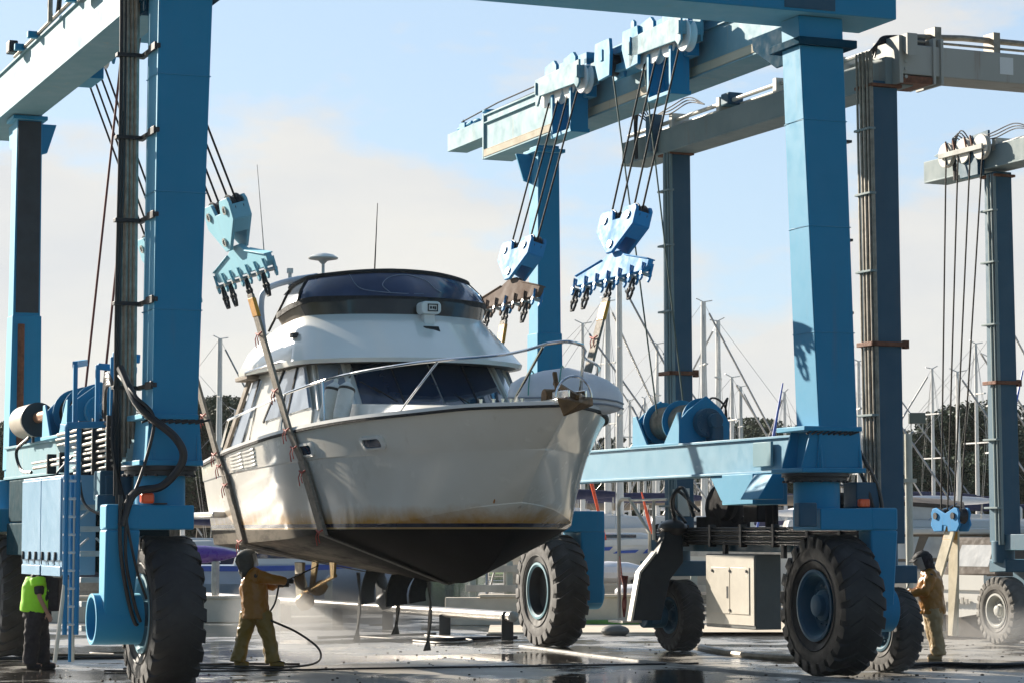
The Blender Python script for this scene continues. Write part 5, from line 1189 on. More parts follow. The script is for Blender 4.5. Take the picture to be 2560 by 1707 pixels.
def person(label, frame, J, jacket, trousers, boots, hood=None, glove=None, sleeve_skin=False, vest=None, hood_kind='hood', face=1):
    t = thing('person', label, 'person', frame)
    v = lambda k: Vector(J[k])
    hd = v('head'); fx = Vector(J['face']).normalized(); up = (hd - v('neck')).normalized(); sd = up.cross(fx).normalized(); fx = sd.cross(up).normalized()
    HR = Matrix((fx, sd, up)).transposed().to_4x4()
    H = lambda x, y, z: hd + fx * x + sd * y + up * z
    b = MB()
    b.ell(H(0, 0, .01), (.098, .076, .118), 18, 12, HR); b.ell(H(.035, 0, -.06), (.06, .058, .065), 14, 8, HR)
    b.tube([H(.09, 0, .02), H(.118, 0, -.018), H(.10, 0, -.028)], [.012, .018, .014], 8)
    for s in (-1, 1): b.ell(H(-.01, s * .078, 0), (.025, .012, .034), 10, 6, HR); b.ell(H(.085, s * .032, .022), (.014, .018, .010), 8, 6, HR)
    b.ell(H(.088, 0, -.062), (.014, .026, .008), 10, 6, HR)
    b.tube([H(-.01, 0, -.05), v('neck'), v('chest')], [.055, .06, .07], 12)
    shs, hps = (v('shL') + v('shR')) / 2, (v('hipL') + v('hipR')) / 2
    tors = lambda g: ([hps, hps.lerp(shs, .35), hps.lerp(shs, .7), shs, v('neck')], [.135 * g, .125 * g, .145 * g, .13 * g, .07 * g])
    b.tube(*tors(.86), 14); b.tube([v('shL'), shs, v('shR')], [.045, .08, .045], 12); b.tube([v('hipL'), hps, v('hipR')], [.09, .11, .09], 12)
    for s in 'LR':
        b.tube([v('sh' + s), v('el' + s), v('ha' + s)], [.040, .036, .030], 12); b.tube([v('hip' + s), v('kn' + s), v('an' + s)], [.085, .06, .042], 12); b.tube([v('an' + s), v('toe' + s)], [.045, .035], 10)
        dd = (v('ha' + s) - v('el' + s)).normalized(); hand(b, v('ha' + s), dd, J.get('palm' + s, (0, 1, 0)), J.get('grip', .6))
    baked('body', b, SKIN if glove is None else glove, t, frame, .009, 3)
    m = MB(); m.tube([hps + Vector((0, 0, -.10)), hps, hps.lerp(shs, .35), hps.lerp(shs, .7), shs, v('neck')], [.225, .22, .215, .225, .19, .10], 16)
    m.tube([v('shL'), shs, v('shR')], [.10, .16, .10], 12)
    for s in 'LR':
        e = v('ha' + s) if not sleeve_skin else v('sh' + s).lerp(v('el' + s), .85)
        m.tube([v('sh' + s), v('el' + s), e] if not sleeve_skin else [v('sh' + s), v('sh' + s).lerp(v('el' + s), .5), e], [.105, .085, .068] if not sleeve_skin else [.085, .075, .072], 12)
    jk = baked('jacket', m, jacket, t, frame, .015, 4, .045, .12)
    if vest:
        m = MB(); m.tube([hps + Vector((0, 0, -.02)), hps.lerp(shs, .35), hps.lerp(shs, .7), shs], [.245, .24, .245, .20], 18); m.xf(T(*Vector(J['vest_shift'])))
        m.tube([v('shR'), v('shR').lerp(v('elR'), .45)], [.125, .115], 12); baked('vest', m, vest, t, frame, .016, 5, .02)
    m = MB(); m.tube([v('hipL'), hps, v('hipR')], [.15, .185, .15], 12)
    for s in 'LR': m.tube([v('hip' + s), v('hip' + s).lerp(v('kn' + s), .5), v('kn' + s), v('kn' + s).lerp(v('an' + s), .6), v('an' + s) + Vector((0, 0, -.02))], [.155, .14, .12, .12, .125], 14)
    baked('trousers', m, trousers, t, frame, .015, 4, .05, .11)
    m = MB()
    for s in 'LR':
        a, q = v('an' + s), v('toe' + s); heel = a + (a - q).normalized() * .05; heel.z = .045; q = Vector((q.x, q.y, .045))
        m.tube([a + Vector((0, 0, .12)), a, Vector((a.x, a.y, .05))], [.068, .062, .06], 12); m.tube([heel, Vector((a.x, a.y, .05)), a.lerp(q, .6) + Vector((0, 0, -.02)), q], [.045, .058, .055, .042], 12)
    baked('boots', m, boots, t, frame, .012, 3)
    if hood:
        m = MB(); m.ell(H(-.02, 0, .02), (.165, .145, .165), 18, 12, HR); m.tube([H(-.03, 0, -.04), H(-.05, 0, -.16), v('neck') + Vector((0, 0, -.03))], [.13, .125, .14], 14)
        baked('hood', m, hood, t, frame, .015, 3, .055, .07)
        m = MB(); rows = []
        for i in range(7):
            a = rad(-75 + 25 * i); rows.append([H(.16 * cos(a) + .01, .14 * sin(a), z) for z in (-.10, -.02, .06, .12)])
        m.grid(rows); vz = part('visor', m, simple('clear_visor', (.55, .55, .52), .12, var=.05, alpha=.55), t, frame)
        m = MB(); m.ell(H(.0, 0, .10), (.155, .135, .09), 16, 10, HR); m.bar(H(.12, 0, .10), H(.2, 0, .075), .2, .02, up); part('helmet', m, CANVAS if hood_kind == 'dark' else HELM, t, frame)
    else:
        m = MB(); m.ell(H(-.015, 0, .045), (.108, .086, .105), 16, 10, HR); part('hair', m, CLOTH, t, frame)
    return t
# yellow oilskins, washing the hull: legs apart, back to us, right arm reaching the lance
PW = T(-4.04, 39.41, 0)
person('person in ochre oilskins and a dark hood pressure washing the hull', PW, dict(head=(-.15, -.02, 1.67), neck=(-.12, .02, 1.50), chest=(-.06, .02, 1.30), face=(.85, .5, .05), shL=(-.16, .22, 1.42), shR=(.02, -.18, 1.44), elL=(.22, .30, 1.28), haL=(.44, .16, 1.34), elR=(.26, -.10, 1.38), haR=(.46, .0, 1.36),
       palmL=(0, 0, 1), palmR=(0, 0, 1), hipL=(-.11, .05, .86), hipR=(.09, -.03, .86), knL=(-.20, .04, .48), knR=(.20, -.05, .47), anL=(-.29, .02, .10), anR=(.27, -.04, .10), toeL=(-.12, .06, .05), toeR=(.45, -.02, .05), grip=.8), OIL_J, OIL_P, OIL_P, hood=HELM, glove=GLOVE)
ln = thing('pressure_lance', 'thin black pressure washer lance held by the worker in ochre oilskins', 'lance', PW @ T(.46, .05, 1.38))
m = MB(); m.tube([(.30, .14, 1.30), (.52, .04, 1.385), (.98, -.02, 1.60)], [.02, .014, .009], 8); m.box(.34, .50, .06, .14, 1.26, 1.33); m.tube(bez([(.34, .12, 1.28), (.28, .1, 1.0), (.15, .1, .8)]), .016, 6); part('lance_tube', m, CANVAS, ln, PW)
# lime vest, dark trousers, facing right behind the cabinet
PV = T(-7.40, 38.85, 0)
person('person in a lime safety vest and dark trousers standing behind the blue cabinet', PV, dict(head=(.10, 0, 1.68), neck=(.04, 0, 1.50), chest=(.02, 0, 1.3), face=(1, .1, -.1), shL=(.06, .19, 1.42), shR=(.04, -.19, 1.42), elL=(.18, .24, 1.12), haL=(.30, .14, .98), elR=(.08, -.24, 1.12), haR=(.20, -.22, .88),
       palmL=(0, 1, 0), palmR=(1, 0, 0), hipL=(0, .10, .90), hipR=(.0, -.09, .90), knL=(.06, .10, .50), knR=(-.06, -.09, .49), anL=(.08, .10, .10), anR=(-.08, -.09, .10), toeL=(.28, .11, .05), toeR=(.10, -.10, .05), grip=.35, vest_shift=(-.03, 0, 0)), CLOTH, CLOTH, CLOTH, sleeve_skin=True, vest=LIME)
bx = thing('tool_bag', 'black bag held in front of the worker in the lime vest', 'bag', PV @ T(.33, 0, .9))
m = MB(); m.box(.19, .36, -.14, .16, .90, 1.42); part('bag_body', m, CLOTH, bx, PV, .03)
# right-hand worker in ochre, facing left with a lance
PR = T(7.03, 41.81, 0)
person('person in tan and ochre oilskins with a face shield standing by the rear tyre', PR, dict(head=(-.13, -.02, 1.63), neck=(-.07, .0, 1.47), chest=(-.02, 0, 1.28), face=(-1, -.25, -.1), shL=(-.03, -.19, 1.40), shR=(-.02, .19, 1.40), elL=(-.14, -.25, 1.13), haL=(-.38, -.18, 1.10), elR=(-.16, .20, 1.14), haR=(-.36, .06, 1.12),
       palmL=(0, 0, 1), palmR=(0, 0, 1), hipL=(.02, -.09, .86), hipR=(.02, .09, .86), knL=(.06, -.10, .48), knR=(.04, .10, .48), anL=(.10, -.10, .10), anR=(.14, .10, .10), toeL=(-.09, -.12, .05), toeR=(-.05, .08, .05), grip=.8), OIL_J, OIL_T, OIL_T, hood=CLOTH, glove=GLOVE, hood_kind='dark')
ln = thing('pressure_lance', 'black pressure washer lance held by the worker beside the rear tyre', 'lance', PR @ T(-.4, -.1, 1.12))
m = MB(); m.tube([(-.22, -.12, 1.06), (-.48, -.12, 1.14), (-.75, -.1, 1.24)], [.018, .014, .009], 8); m.tube([(-.45, -.1, 1.13), (-.35, -.12, 1.35)], .008, 6); part('lance_tube', m, CANVAS, ln, PR)
# ------------------------------------------------------------------ the yard, harbour and hills
m = MB(); m.add([(-900, -60, -.02), (900, -60, -.02), (900, 1500, -.02), (-900, 1500, -.02)], [(0, 1, 2, 3)])
single('ground', m, GRASS, kind='structure')
m = MB(); xs = [-60, -20, -10, 0, 10, 20, 60]; m.grid([[(x, y, 0) for x in xs] for y in (-30, 10, 30, 40, 50, 70, 150)])
single('yard', m, GROUND, kind='structure')
m = MB(); m.add([(-70, 66, .004), (-1.2, 66, .004), (-1.2, 124, .004), (-70, 124, .004)], [(0, 1, 2, 3)]); single('water', m, WATER, kind='structure')
# low raised strip of concrete across the yard
def strip(pts, w, h, mb):
    P = [Vector((*p, 0)) for p in pts]; rings = []
    for i, p in enumerate(P):
        d = (P[min(i + 1, len(P) - 1)] - P[max(i - 1, 0)]).normalized(); s = Vector((-d.y, d.x, 0)) * w
        rings.append([p - s, p - s * .7 + Vector((0, 0, h)), p + s * .7 + Vector((0, 0, h)), p + s])
    mb.loft(rings)
m = MB(); strip([(.2, 46.8), (1.5, 42.9), (2.7, 39.6), (3.8, 37.4), (5.4, 34.6), (9, 29)], .09, .03, m); single('kerb_strip', m, simple('grey_kerb', (.20, .19, .17), .6, var=.25, bmp=.4, bscale=20), kind='structure')
m = MB(); m.box(3.0, 24, 52.5, 62, 0, .05); m.box(-.5, 6, 52.5, 57, 0, .045); single('concrete_apron', m, CONC, kind='structure')
m = MB(); m.box(1.55, 4.2, 57.02, 57.5, .05, .14); single('grass_verge', m, simple('fresh_grass', (.10, .26, .05), .9, var=.3, bmp=.6, bscale=20), kind='structure')
# small debris on the wet yard: nobody could count it
random.seed(3); m = MB()
for i in range(420):
    y = random.uniform(32.5, 48); x = random.uniform(-.24, .24) * y; s = random.uniform(.006, .022)
    m.ell((x, y, s * .4), (s * random.uniform(.8, 2.2), s, s * .6), 6, 4, RZ(random.random() * 3))
single('debris', m, simple('grit', (.07, .055, .04), .8, var=.4), 'small dark grit and flakes scattered on the wet yard', 'debris', kind='stuff')
# concrete walls
for x0, x1, y, h, lab in ((-1.55, 4.4, 58, .64, 'pale concrete barrier wall right of centre behind the big tyre'), (-12, -5.6, 60, .56, 'low grey concrete wall behind the pipe barrier at the left')):
    t = thing('barrier_wall', lab, 'wall', W, ((x0 + x1) / 2, y, 0))
    m = MB(); m.prism([(y - .3, 0), (y - .22, h), (y + .22, h), (y + .3, 0)], 'x', x0, x1); part('wall_body', m, CONC, t, W, .02)
    m = MB(); m.box(x0 + .8, x1 - .05, y - .26, y + .26, h, h + .07); part('coping', m, CONC, t, W, .015)
# pipe barrier on posts
A, B = Vector((.02, 49.4, .47)), Vector((-9.2, 68.5, .47))
t = thing('pipe_barrier', 'long pale pipe barrier on short posts behind the boat', 'barrier', W, (-2, 54, 0))
m = MB(); m.cyl(A, B, .105, n=20); m.ell(A, (.11, .03, .11), 12, 6); part('pipe', m, simple('pale_pipe', (.40, .37, .33), .35, .3, var=.2, scale=5), t)
for q in (.012, .155, .30, .44, .60, .76, .9):
    p = A.lerp(B, q); m = MB(); m.box(p.x - .12, p.x + .12, p.y - .08, p.y + .08, 0, .42); m.prism([(p.x + a, b) for a, b in ((-.12, .42), (.12, .42), (.12, .50), (.08, .565), (-.08, .565), (-.12, .50))], 'y', p.y - .09, p.y - .03) if q < .02 else m.box(p.x - .13, p.x + .13, p.y - .1, p.y + .1, .38, .40)
    m.bar((p.x - .1, p.y, .10), (p.x - .42, p.y + .1, .10), .04, .04); part('post', m, simple('dark_post', (.03, .032, .033), .5) if q == .012 else bpy.data.materials['dark_post'], t, W, .015)
# white rail fence
t = thing('rail_fence', 'white two rail timber fence behind the tyres', 'fence', W, (2.5, 64, 0))
m = MB()
for z in (.72, 1.22): m.box(-1.2, 5.8, 64, 64.08, z - .09, z + .09)
part('rail', m, WOODP, t, W, .01)
m = MB()
for i in range(8): m.box(-1.1 + .95 * i, -.93 + .95 * i, 64.09, 64.25, 0, 1.42)
part('post', m, simple('grey_green_post', (.36, .40, .36), .7), t, W, .01)
# mooring piles
for k, (px, y, h) in enumerate(((-7.5, 63, 1.40), (-4.6, 62.5, .95))):
    t = thing('mooring_pile', ('tall pale green mooring pile with a pointed cap left of the worker' if k == 0 else 'short mooring pile right of the propellers'), 'post', W, (px, y, 0))
    m = MB(); m.box(px - .09, px + .09, y - .09, y + .09, 0, h); part('pile', m, bpy.data.materials['grey_green_post'], t, W, .01)
    m = MB(); m.hexa([(px - .12, y - .12, h), (px + .12, y - .12, h), (px + .12, y + .12, h), (px - .12, y + .12, h)], [(px - .01, y - .01, h + .14), (px + .01, y - .01, h + .14), (px + .01, y + .01, h + .14), (px - .01, y + .01, h + .14)]); part('cap', m, WHITE2, t)
# rods and hoses on the yard
rods = [((-3.9, 47.9), (.1, 50.3), .03), ((-3.3, 48.6), (-.4, 50.0), .028), ((-3.9, 50.3), (-1.6, 52.3), .025), ((-2.9, 49.4), (-1.5, 49.9), .02), ((-9.6, 41.4), (-5.5, 42.2), .03)]
for k, (a, b, r) in enumerate(rods):
    m = MB(); m.cyl((*a, r), (*b, r), r, n=10); m.cyl((a[0] - .02, a[1] - .01, r), (*a, r), r * 1.4, n=8); c = ((a[0] + b[0]) / 2, (a[1] + b[1]) / 2, 0)
    single('steel_rod', m, DARK, ['long dark steel rod, nearest and longest of those lying under the boat', 'dark steel rod lying second from the front under the boat', 'dark rod lying farthest back under the boat', 'short thin rod lying between the longer rods', 'dark rod lying behind the worker in the lime vest'][k], 'rod', loc=c, group='steel rods lying on the yard')
hz = [('black hose curving down from the worker in ochre oilskins to the yard', [(-3.80, 39.3, .74), (-3.35, 39.1, .55), (-3.02, 39.05, .30), (-3.05, 39.0, .10), (-3.5, 39.1, .022), (-4.4, 39.3, .022), (-5.2, 39.5, .022), (-6.0, 38.6, .022)], .018),
      ('black hose lying behind the boots of the ochre worker', [(-5.9, 40.0, .02), (-5.0, 39.8, .02), (-4.3, 40.1, .02), (-3.4, 40.0, .02)], .018),
      ('black hose lying in front of the boots of the ochre worker', [(-6.2, 38.0, .022), (-5.0, 37.9, .022), (-3.6, 38.1, .022), (-2.4, 38.6, .022), (0, 39.3, .022), (3, 40.2, .022)], .016),
      ('pale hose looped on the wet yard under the boat', [(-3.2, 51, .02), (-2.2, 49.5, .02), (-1.3, 47.9, .02), (-.8, 49.2, .02), (-1.8, 51.6, .02)], .02),
      ('pale thick hose curving along the yard behind the right front tyre', [(3.3, 47.5, .05), (3.5, 44.6, .05), (3.9, 42.6, .05), (4.6, 41.3, .05), (5.6, 40.6, .05)], .06),
      ('dark hose trailing past the boots of the right hand worker', [(6.0, 39.4, .03), (6.8, 40.0, .03), (7.6, 39.6, .03), (8.6, 40.4, .03), (9.8, 42.5, .03)], .03),
      ('hose coiled at the foot of the blue ladder', [(-8.2, 43.5, .02), (-7.0, 43.0, .02), (-6.2, 43.4, .02), (-6.6, 44.2, .02), (-7.4, 43.9, .02), (-6.9, 43.3, .02)], .02)]
for k, (lab, pts, r) in enumerate(hz):
    m = MB(); m.tube(bez(pts, 10), r, 8); single('water_hose', m, BLACK if 'black' in lab or 'dark' in lab else PIPE, lab, 'hose', loc=(*pts[len(pts) // 2][:2], 0))
m = MB(); m.ell((2.15, 52, .09), (.30, .22, .13), 16, 8); single('chock', m, simple('grey_chock', (.13, .13, .12), .7), 'rounded grey chock on the yard behind the right rear tyre', 'chock', loc=(2.1, 52, 0))
# floodlight on a pale pole
t = thing('floodlight_pole', 'pale pole with a square floodlight beside the far motor yacht', 'lamp post', W, (7.35, 46, 0))
m = MB(); m.cyl((7.35, 46, 0), (7.35, 46, 3.95), .07, n=16); m.box(7.22, 7.48, 45.9, 46.1, 3.05, 3.12); m.cyl((7.22, 45.95, 3.2), (7.22, 45.95, 3.95), .045, n=10); part('pole', m, simple('pale_pole', (.48, .48, .42), .5), t)
m = MB(); m.box(7.36, 7.66, 45.9, 46.05, 4.14, 4.34); lh = part('lamp_head', m, simple('lamp_glass', (.10, .12, .11), .2), t, W, .01)
m = MB(); m.tube([(7.40, 45.98, 4.14), (7.40, 45.98, 3.98), (7.62, 45.98, 3.98), (7.62, 45.98, 4.14)], .012, 6); m.cyl((7.35, 46, 3.9), (7.45, 45.98, 3.99), .03, n=8); part('bracket', m, STEEL, t)
m = MB(); m.cyl((7.2, 45.9, 2.15), (7.2, 45.9, 2.45), .06, n=12); part('meter_box', m, WHITE2, t)

# ------------------------------------------------------------------ the grounded motor yacht at the right
MY = T(9.3, 54, 0) @ RZ(rad(-12))
t = thing('motor_yacht', 'white motor yacht with brown bimini and tan cabin curtains at the far right', 'boat', MY)
q = lambda n_, mb, mt, b=0, par=t: part(n_, mb, mt, par, MY, b)
m = MB(); rings = []
for x, hw, zk, zs in ((-3.0, .02, 1.2, 1.62), (-2.4, .7, .75, 1.55), (-1.4, 1.15, .5, 1.48), (0, 1.35, .42, 1.42), (1.6, 1.35, .42, 1.40), (2.4, 1.3, .45, 1.40)):
    rings.append([(x, -hw, zs), (x, -hw * .95, .95), (x, -hw * .75, zk + .12), (x, 0, zk), (x, hw * .75, zk + .12), (x, hw * .95, .95), (x, hw, zs)])
m.loft(rings); q('hull', m, WHITE)
m = MB(); m.box(-2.0, 1.6, -1.22, 1.22, 1.42, 1.52); m.box(-1.7, 1.9, -1.3, 1.3, 2.10, 2.24); m.hexa([(-2.0, -1.1, 2.24), (1.9, -1.1, 2.24), (1.9, 1.1, 2.24), (-2.0, 1.1, 2.24)], [(-1.8, -1.0, 2.42), (1.5, -1.0, 2.42), (1.5, 1.0, 2.42), (-1.8, 1.0, 2.42)]); q('cabin_top', m, WHITE, .04)
m = MB(); m.hexa([(-1.6, -1.18, 1.5), (1.2, -1.18, 1.5), (1.2, 1.18, 1.5), (-1.6, 1.18, 1.5)], [(-1.2, -1.15, 2.12), (1.3, -1.15, 2.12), (1.3, 1.15, 2.12), (-1.2, 1.15, 2.12)]); cbn = q('cabin_curtain', m, TAN)
m = MB(); P = [(-.45, -1.21), (.75, -1.21), (.80, -1.19), (-.25, -1.19)]
m.add([(-.40, -1.20, 1.60), (.72, -1.20, 1.60), (.92, -1.175, 2.05), (-.20, -1.175, 2.05)], [(0, 1, 2, 3)]); m.add([(1.215, -1.0, 1.6), (1.215, .9, 1.6), (1.31, .9, 2.02), (1.31, -1.0, 2.02)], [(0, 1, 2, 3)]); m.add([(-1.4, -1.20, 1.58), (-.55, -1.20, 1.58), (-.40, -1.175, 2.05), (-1.15, -1.175, 2.05)], [(0, 1, 2, 3)])
q('curtain_window', m, glass('pale_clear_window', (.66, .66, .64), .12), par=cbn)
m = MB(); rows = []
for x in (-2.3, -1.6, -.7, .1, .5): rows.append([(x, y, 2.80 + .12 * (1 - y * y) - .06 * ((x + .9) ** 2)) for y in (-1, -.6, 0, .6, 1)])
m.grid(rows); m.grid([[(p[0], p[1], p[2] - .09) for p in r] for r in rows]); m.grid([rows[0], [(p[0], p[1], p[2] - .09) for p in rows[0]]]); m.grid([rows[-1], [(p[0], p[1], p[2] - .09) for p in rows[-1]]]); m.grid([[r[0], (r[0][0], r[0][1], r[0][2] - .09)] for r in rows]); q('bimini', m, simple('brown_canvas', (.075, .06, .05), .8))
m = MB()
for s in (-1, 1):
    for a, b in (((-2.0, 2.40), (-2.2, 2.72)), ((-1.6, 2.4), (-.7, 2.82)), ((-.6, 2.4), (-1.6, 2.82)), ((-.2, 2.4), (.4, 2.76))): m.tube([(a[0], s, a[1]), (b[0], s, b[1])], .016, 6)
q('bimini_frame', m, CHROME)
m = MB(); m.grid([[(x, -.98, z) for z in (2.42, 2.72)] for x in (-2.0, -1.0, 0, .5)]); q('clear_curtain', m, simple('hazy_clears', (.62, .62, .60), .3))
m = MB(); m.ell((-.9, -.7, 2.42), (.55, .25, .22), 16, 8); q('seat_cover', m, simple('blue_grey_cover', (.10, .13, .24), .7))
m = MB(); m.box(-1.6, -1.3, -.4, -.1, 2.95, 3.12); m.tube([(-1.0, -.3, 2.9), (-1.0, -.3, 3.2)], .02, 6); m.box(1.2, 1.75, -.8, .3, 2.42, 2.7); q('radar_dome', m, WHITE2, .05)
m = MB(); m.box(-.7, 2.4, -1.35, -1.30, 1.30, 1.42); m.box(2.40, 2.7, -1.1, 1.1, .85, .93); q('rub_band', m, WHITE2, .01)
m = MB(); m.box(.4, .62, -1.37, -1.35, 1.0, 1.12)
for i in range(4): m.box(.75 + .12 * i, .82 + .12 * i, -1.372, -1.352, 1.0, 1.06 + .04 * (i % 2))
q('faded_lettering', m, simple('faded_letter', (.42, .40, .36), .6))
m = MB()
for x in (-1.5, 0, 1.5): m.box(x - .12, x + .12, -1.1, 1.1, 0, .46)
q('keel_block', m, BARK, .02)
# small cabin launch with tan curtains, its stern towards the sun
CL = T(10.55, 51.4, 0) @ RZ(rad(210))
t = thing('cabin_launch', 'small white launch with tan canvas cabin and clear window, nearest behind the far right tyre', 'boat', CL)
q = lambda n_, mb, mt, b=0, par=t: part(n_, mb, mt, par, CL, b)
m = MB(); rings = []
for x, hw, zk, zs in ((-2.2, .05, .9, 1.42), (-1.6, .55, .62, 1.36), (-.8, .8, .48, 1.30), (.6, .86, .42, 1.26), (1.75, .84, .42, 1.26)):
    rings.append([(x, -hw, zs), (x, -hw * .97, .85), (x, -hw * .7, zk + .08), (x, 0, zk), (x, hw * .7, zk + .08), (x, hw * .97, .85), (x, hw, zs)])
m.loft(rings); m.box(1.72, 1.80, -.86, .86, .98, 1.28); q('hull', m, WHITE)
m = MB(); m.hexa([(-1.0, -.80, 1.26), (1.45, -.82, 1.26), (1.45, .82, 1.26), (-1.0, .80, 1.26)], [(-.6, -.74, 2.04), (1.15, -.76, 2.04), (1.15, .76, 2.04), (-.6, .74, 2.04)]); cn = q('canvas_cabin', m, simple('taupe_canvas', (.11, .09, .075), .85, bmp=.4, bscale=90), .05)
WN = glass('sunlit_clear_window', (.40, .40, .39), .15); m = MB()  # pale pane colour stands for bright sun reflected in the window
m.add([(1.455 - .3 * a, y, 1.26 + .78 * a) for y, a in ((-.50, .24), (.52, .24), (.50, .80), (-.48, .80))], [(0, 1, 2, 3)]); q('stern_window', m, WN, par=cn)
m = MB(); m.add([(x, .805 - .06 * a, 1.26 + .78 * a) for x, a in ((1.15, .16), (.1, .16), (.1, .86), (.95, .86))], [(0, 1, 2, 3)]); m.add([(x, .80 - .06 * a, 1.26 + .78 * a) for x, a in ((-.05, .16), (-.8, .16), (-.55, .86), (-.05, .86))], [(0, 1, 2, 3)]); q('side_window', m, GLASS, par=cn)
m = MB(); m.box(1.80, 1.83, -.55, -.35, .62, .80)
for i in range(5): m.box(1.80, 1.825, -.2 + .13 * i, -.13 + .13 * i, .70, .80 + .03 * (i % 2))
q('faded_lettering', m, bpy.data.materials['faded_letter'])
m = MB()
for x in (-1.2, 0, 1.3): m.box(x - .1, x + .1, -.8, .8, 0, .44)
q('keel_block', m, BARK, .02)
# purple boat and pale blue boat at the left, tarpaulin heap
t = thing('kayak', 'purple upturned kayak hull beyond the left tyre', 'boat', T(-7.75, 60.5, 0))
m = MB(); rings = [[(x, .34 * w * cos(a), 1.62 + .22 * w * sin(a)) for a in (2 * pi * k / 14 for k in range(14))] for x, w in ((-1.0, .1), (-.7, .7), (-.2, 1), (.3, .98), (.75, .7), (1.05, .3), (1.15, .05))]
m.loft(rings); part('shell', m, PURPLE, t, T(-7.75, 60.5, 0))
m = MB(); m.box(-.6, -.5, -.3, .3, 0, 1.45); m.box(.5, .6, -.3, .3, 0, 1.45); m.box(-.7, .7, -.05, .05, .5, .56); part('trestle', m, STEEL, t, T(-7.75, 60.5, 0))
def launch(label, F, L, hw, z0, z1, hullm, bandm, cabin_h, group=None):
    t = thing('launch', label, 'boat', F, group=group); m = MB(); rings = []
    for q_, w, dz in ((0, .85, 0), (.3, 1, 0), (.6, .95, .04), (.82, .6, .14), (.96, .2, .26), (1, .03, .3)):
        x = L * (q_ - .5); rings.append([(x, -hw * w, z1 + dz), (x, -hw * w * .97, lerp(z0, z1, .55) + dz * .6), (x, -hw * w * .6, z0 + .1 + dz * .5), (x, 0, z0 + dz * .4), (x, hw * w * .6, z0 + .1 + dz * .5), (x, hw * w * .97, lerp(z0, z1, .55) + dz * .6), (x, hw * w, z1 + dz)])
    m.loft(rings); part('hull', m, hullm, t, F)
    m = MB(); m.loft([[(r[0][0], r[0][1] - .02, r[0][2] - .16), (r[0][0], r[0][1] - .02, r[0][2] - .02), (r[0][0], r[0][1] + .02, r[0][2] - .02), (r[0][0], r[0][1] + .02, r[0][2] - .16)] for r in rings[:-1]]); part('rubbing_band', m, bandm, t, F)
    m = MB(); m.hexa([(-L * .3, -hw * .7, z1), (L * .2, -hw * .7, z1), (L * .2, hw * .7, z1), (-L * .3, hw * .7, z1)], [(-L * .28, -hw * .6, z1 + cabin_h), (L * .08, -hw * .6, z1 + cabin_h), (L * .08, hw * .6, z1 + cabin_h), (-L * .28, hw * .6, z1 + cabin_h)]); c = part('cabin', m, WHITE, t, F, .05)
    m = MB(); m.box(-L * .24, L * .04, -hw * .68, -hw * .62, z1 + cabin_h * .35, z1 + cabin_h * .75); part('window', m, GLASS, c, F)
    return t
launch('pale blue launch with a dark blue band moored beyond the pipe barrier at the left', T(-5.8, 70, 0), 6.5, 1.3, .12, 1.25, SKYB, ROYAL, .55)
launch('white launch with blue lettering behind the fence right of the big rear tyre', T(3.0, 67, 0) @ RZ(.15), 5.0, 1.1, .8, 1.95, WHITE, WHITE2, .2)
m = MB(); F = T(3.0, 67, 0) @ RZ(.15); random.seed(5)
for a, b, z0, z1 in ((-1.9, -1.5, 1.62, 1.8), (-1.4, -.6, 1.66, 1.78), (-1.85, -1.2, 1.45, 1.55), (-.5, .1, 1.6, 1.7), (.3, .6, 1.6, 1.75)): m.prism([(a, z0), (b, z0 + .02), (b + .1, z1), (a + .12, z1 - .03)], 'y', -1.13, -1.10)
part('blue_lettering', m, ROYAL, bpy.data.objects['launch.001'], F)
launch('white launch under the second travel lift, left of the pale cabinet', T(6.4, 66, 0) @ RZ(-.1), 5.5, 1.2, .5, 1.7, WHITE, STEEL, .55)
launch('white launch with a tall cabin between the lift legs', T(6.3, 80, 0), 6.5, 1.3, .8, 2.0, WHITE, STEEL, .7)
launch('low white launch farthest right beyond the motor yacht', T(15.6, 72, 0), 6, 1.2, .7, 1.9, WHITE, ROYAL, .6)
for k, (x, y, w, h) in enumerate(((2.6, 63, .85, .28), (3.2, 60.5, .7, .22))):
    z0 = .95 if k == 0 else .5
    tt = thing('covered_tender', ('grey covered tender on a trestle behind the fence' if k == 0 else 'small white covered tender just behind the barrier wall'), 'boat', T(x, y, 0))
    m = MB(); m.loft([[(x_ * w, .4 * q_ * cos(a), z0 + .2 + h * q_ * sin(a)) for a in (2 * pi * k_ / 12 for k_ in range(12))] for x_, q_ in ((-1, .3), (-.8, .8), (-.2, 1), (.4, .9), (.9, .5), (1, .1))]); part('cover', m, GREY, tt, T(x, y, 0))
    m = MB(); m.box(-.5, -.4, -.2, .2, 0, z0 + .1); m.box(.4, .5, -.2, .2, 0, z0 + .1); part('trestle', m, DARK, tt, T(x, y, 0))

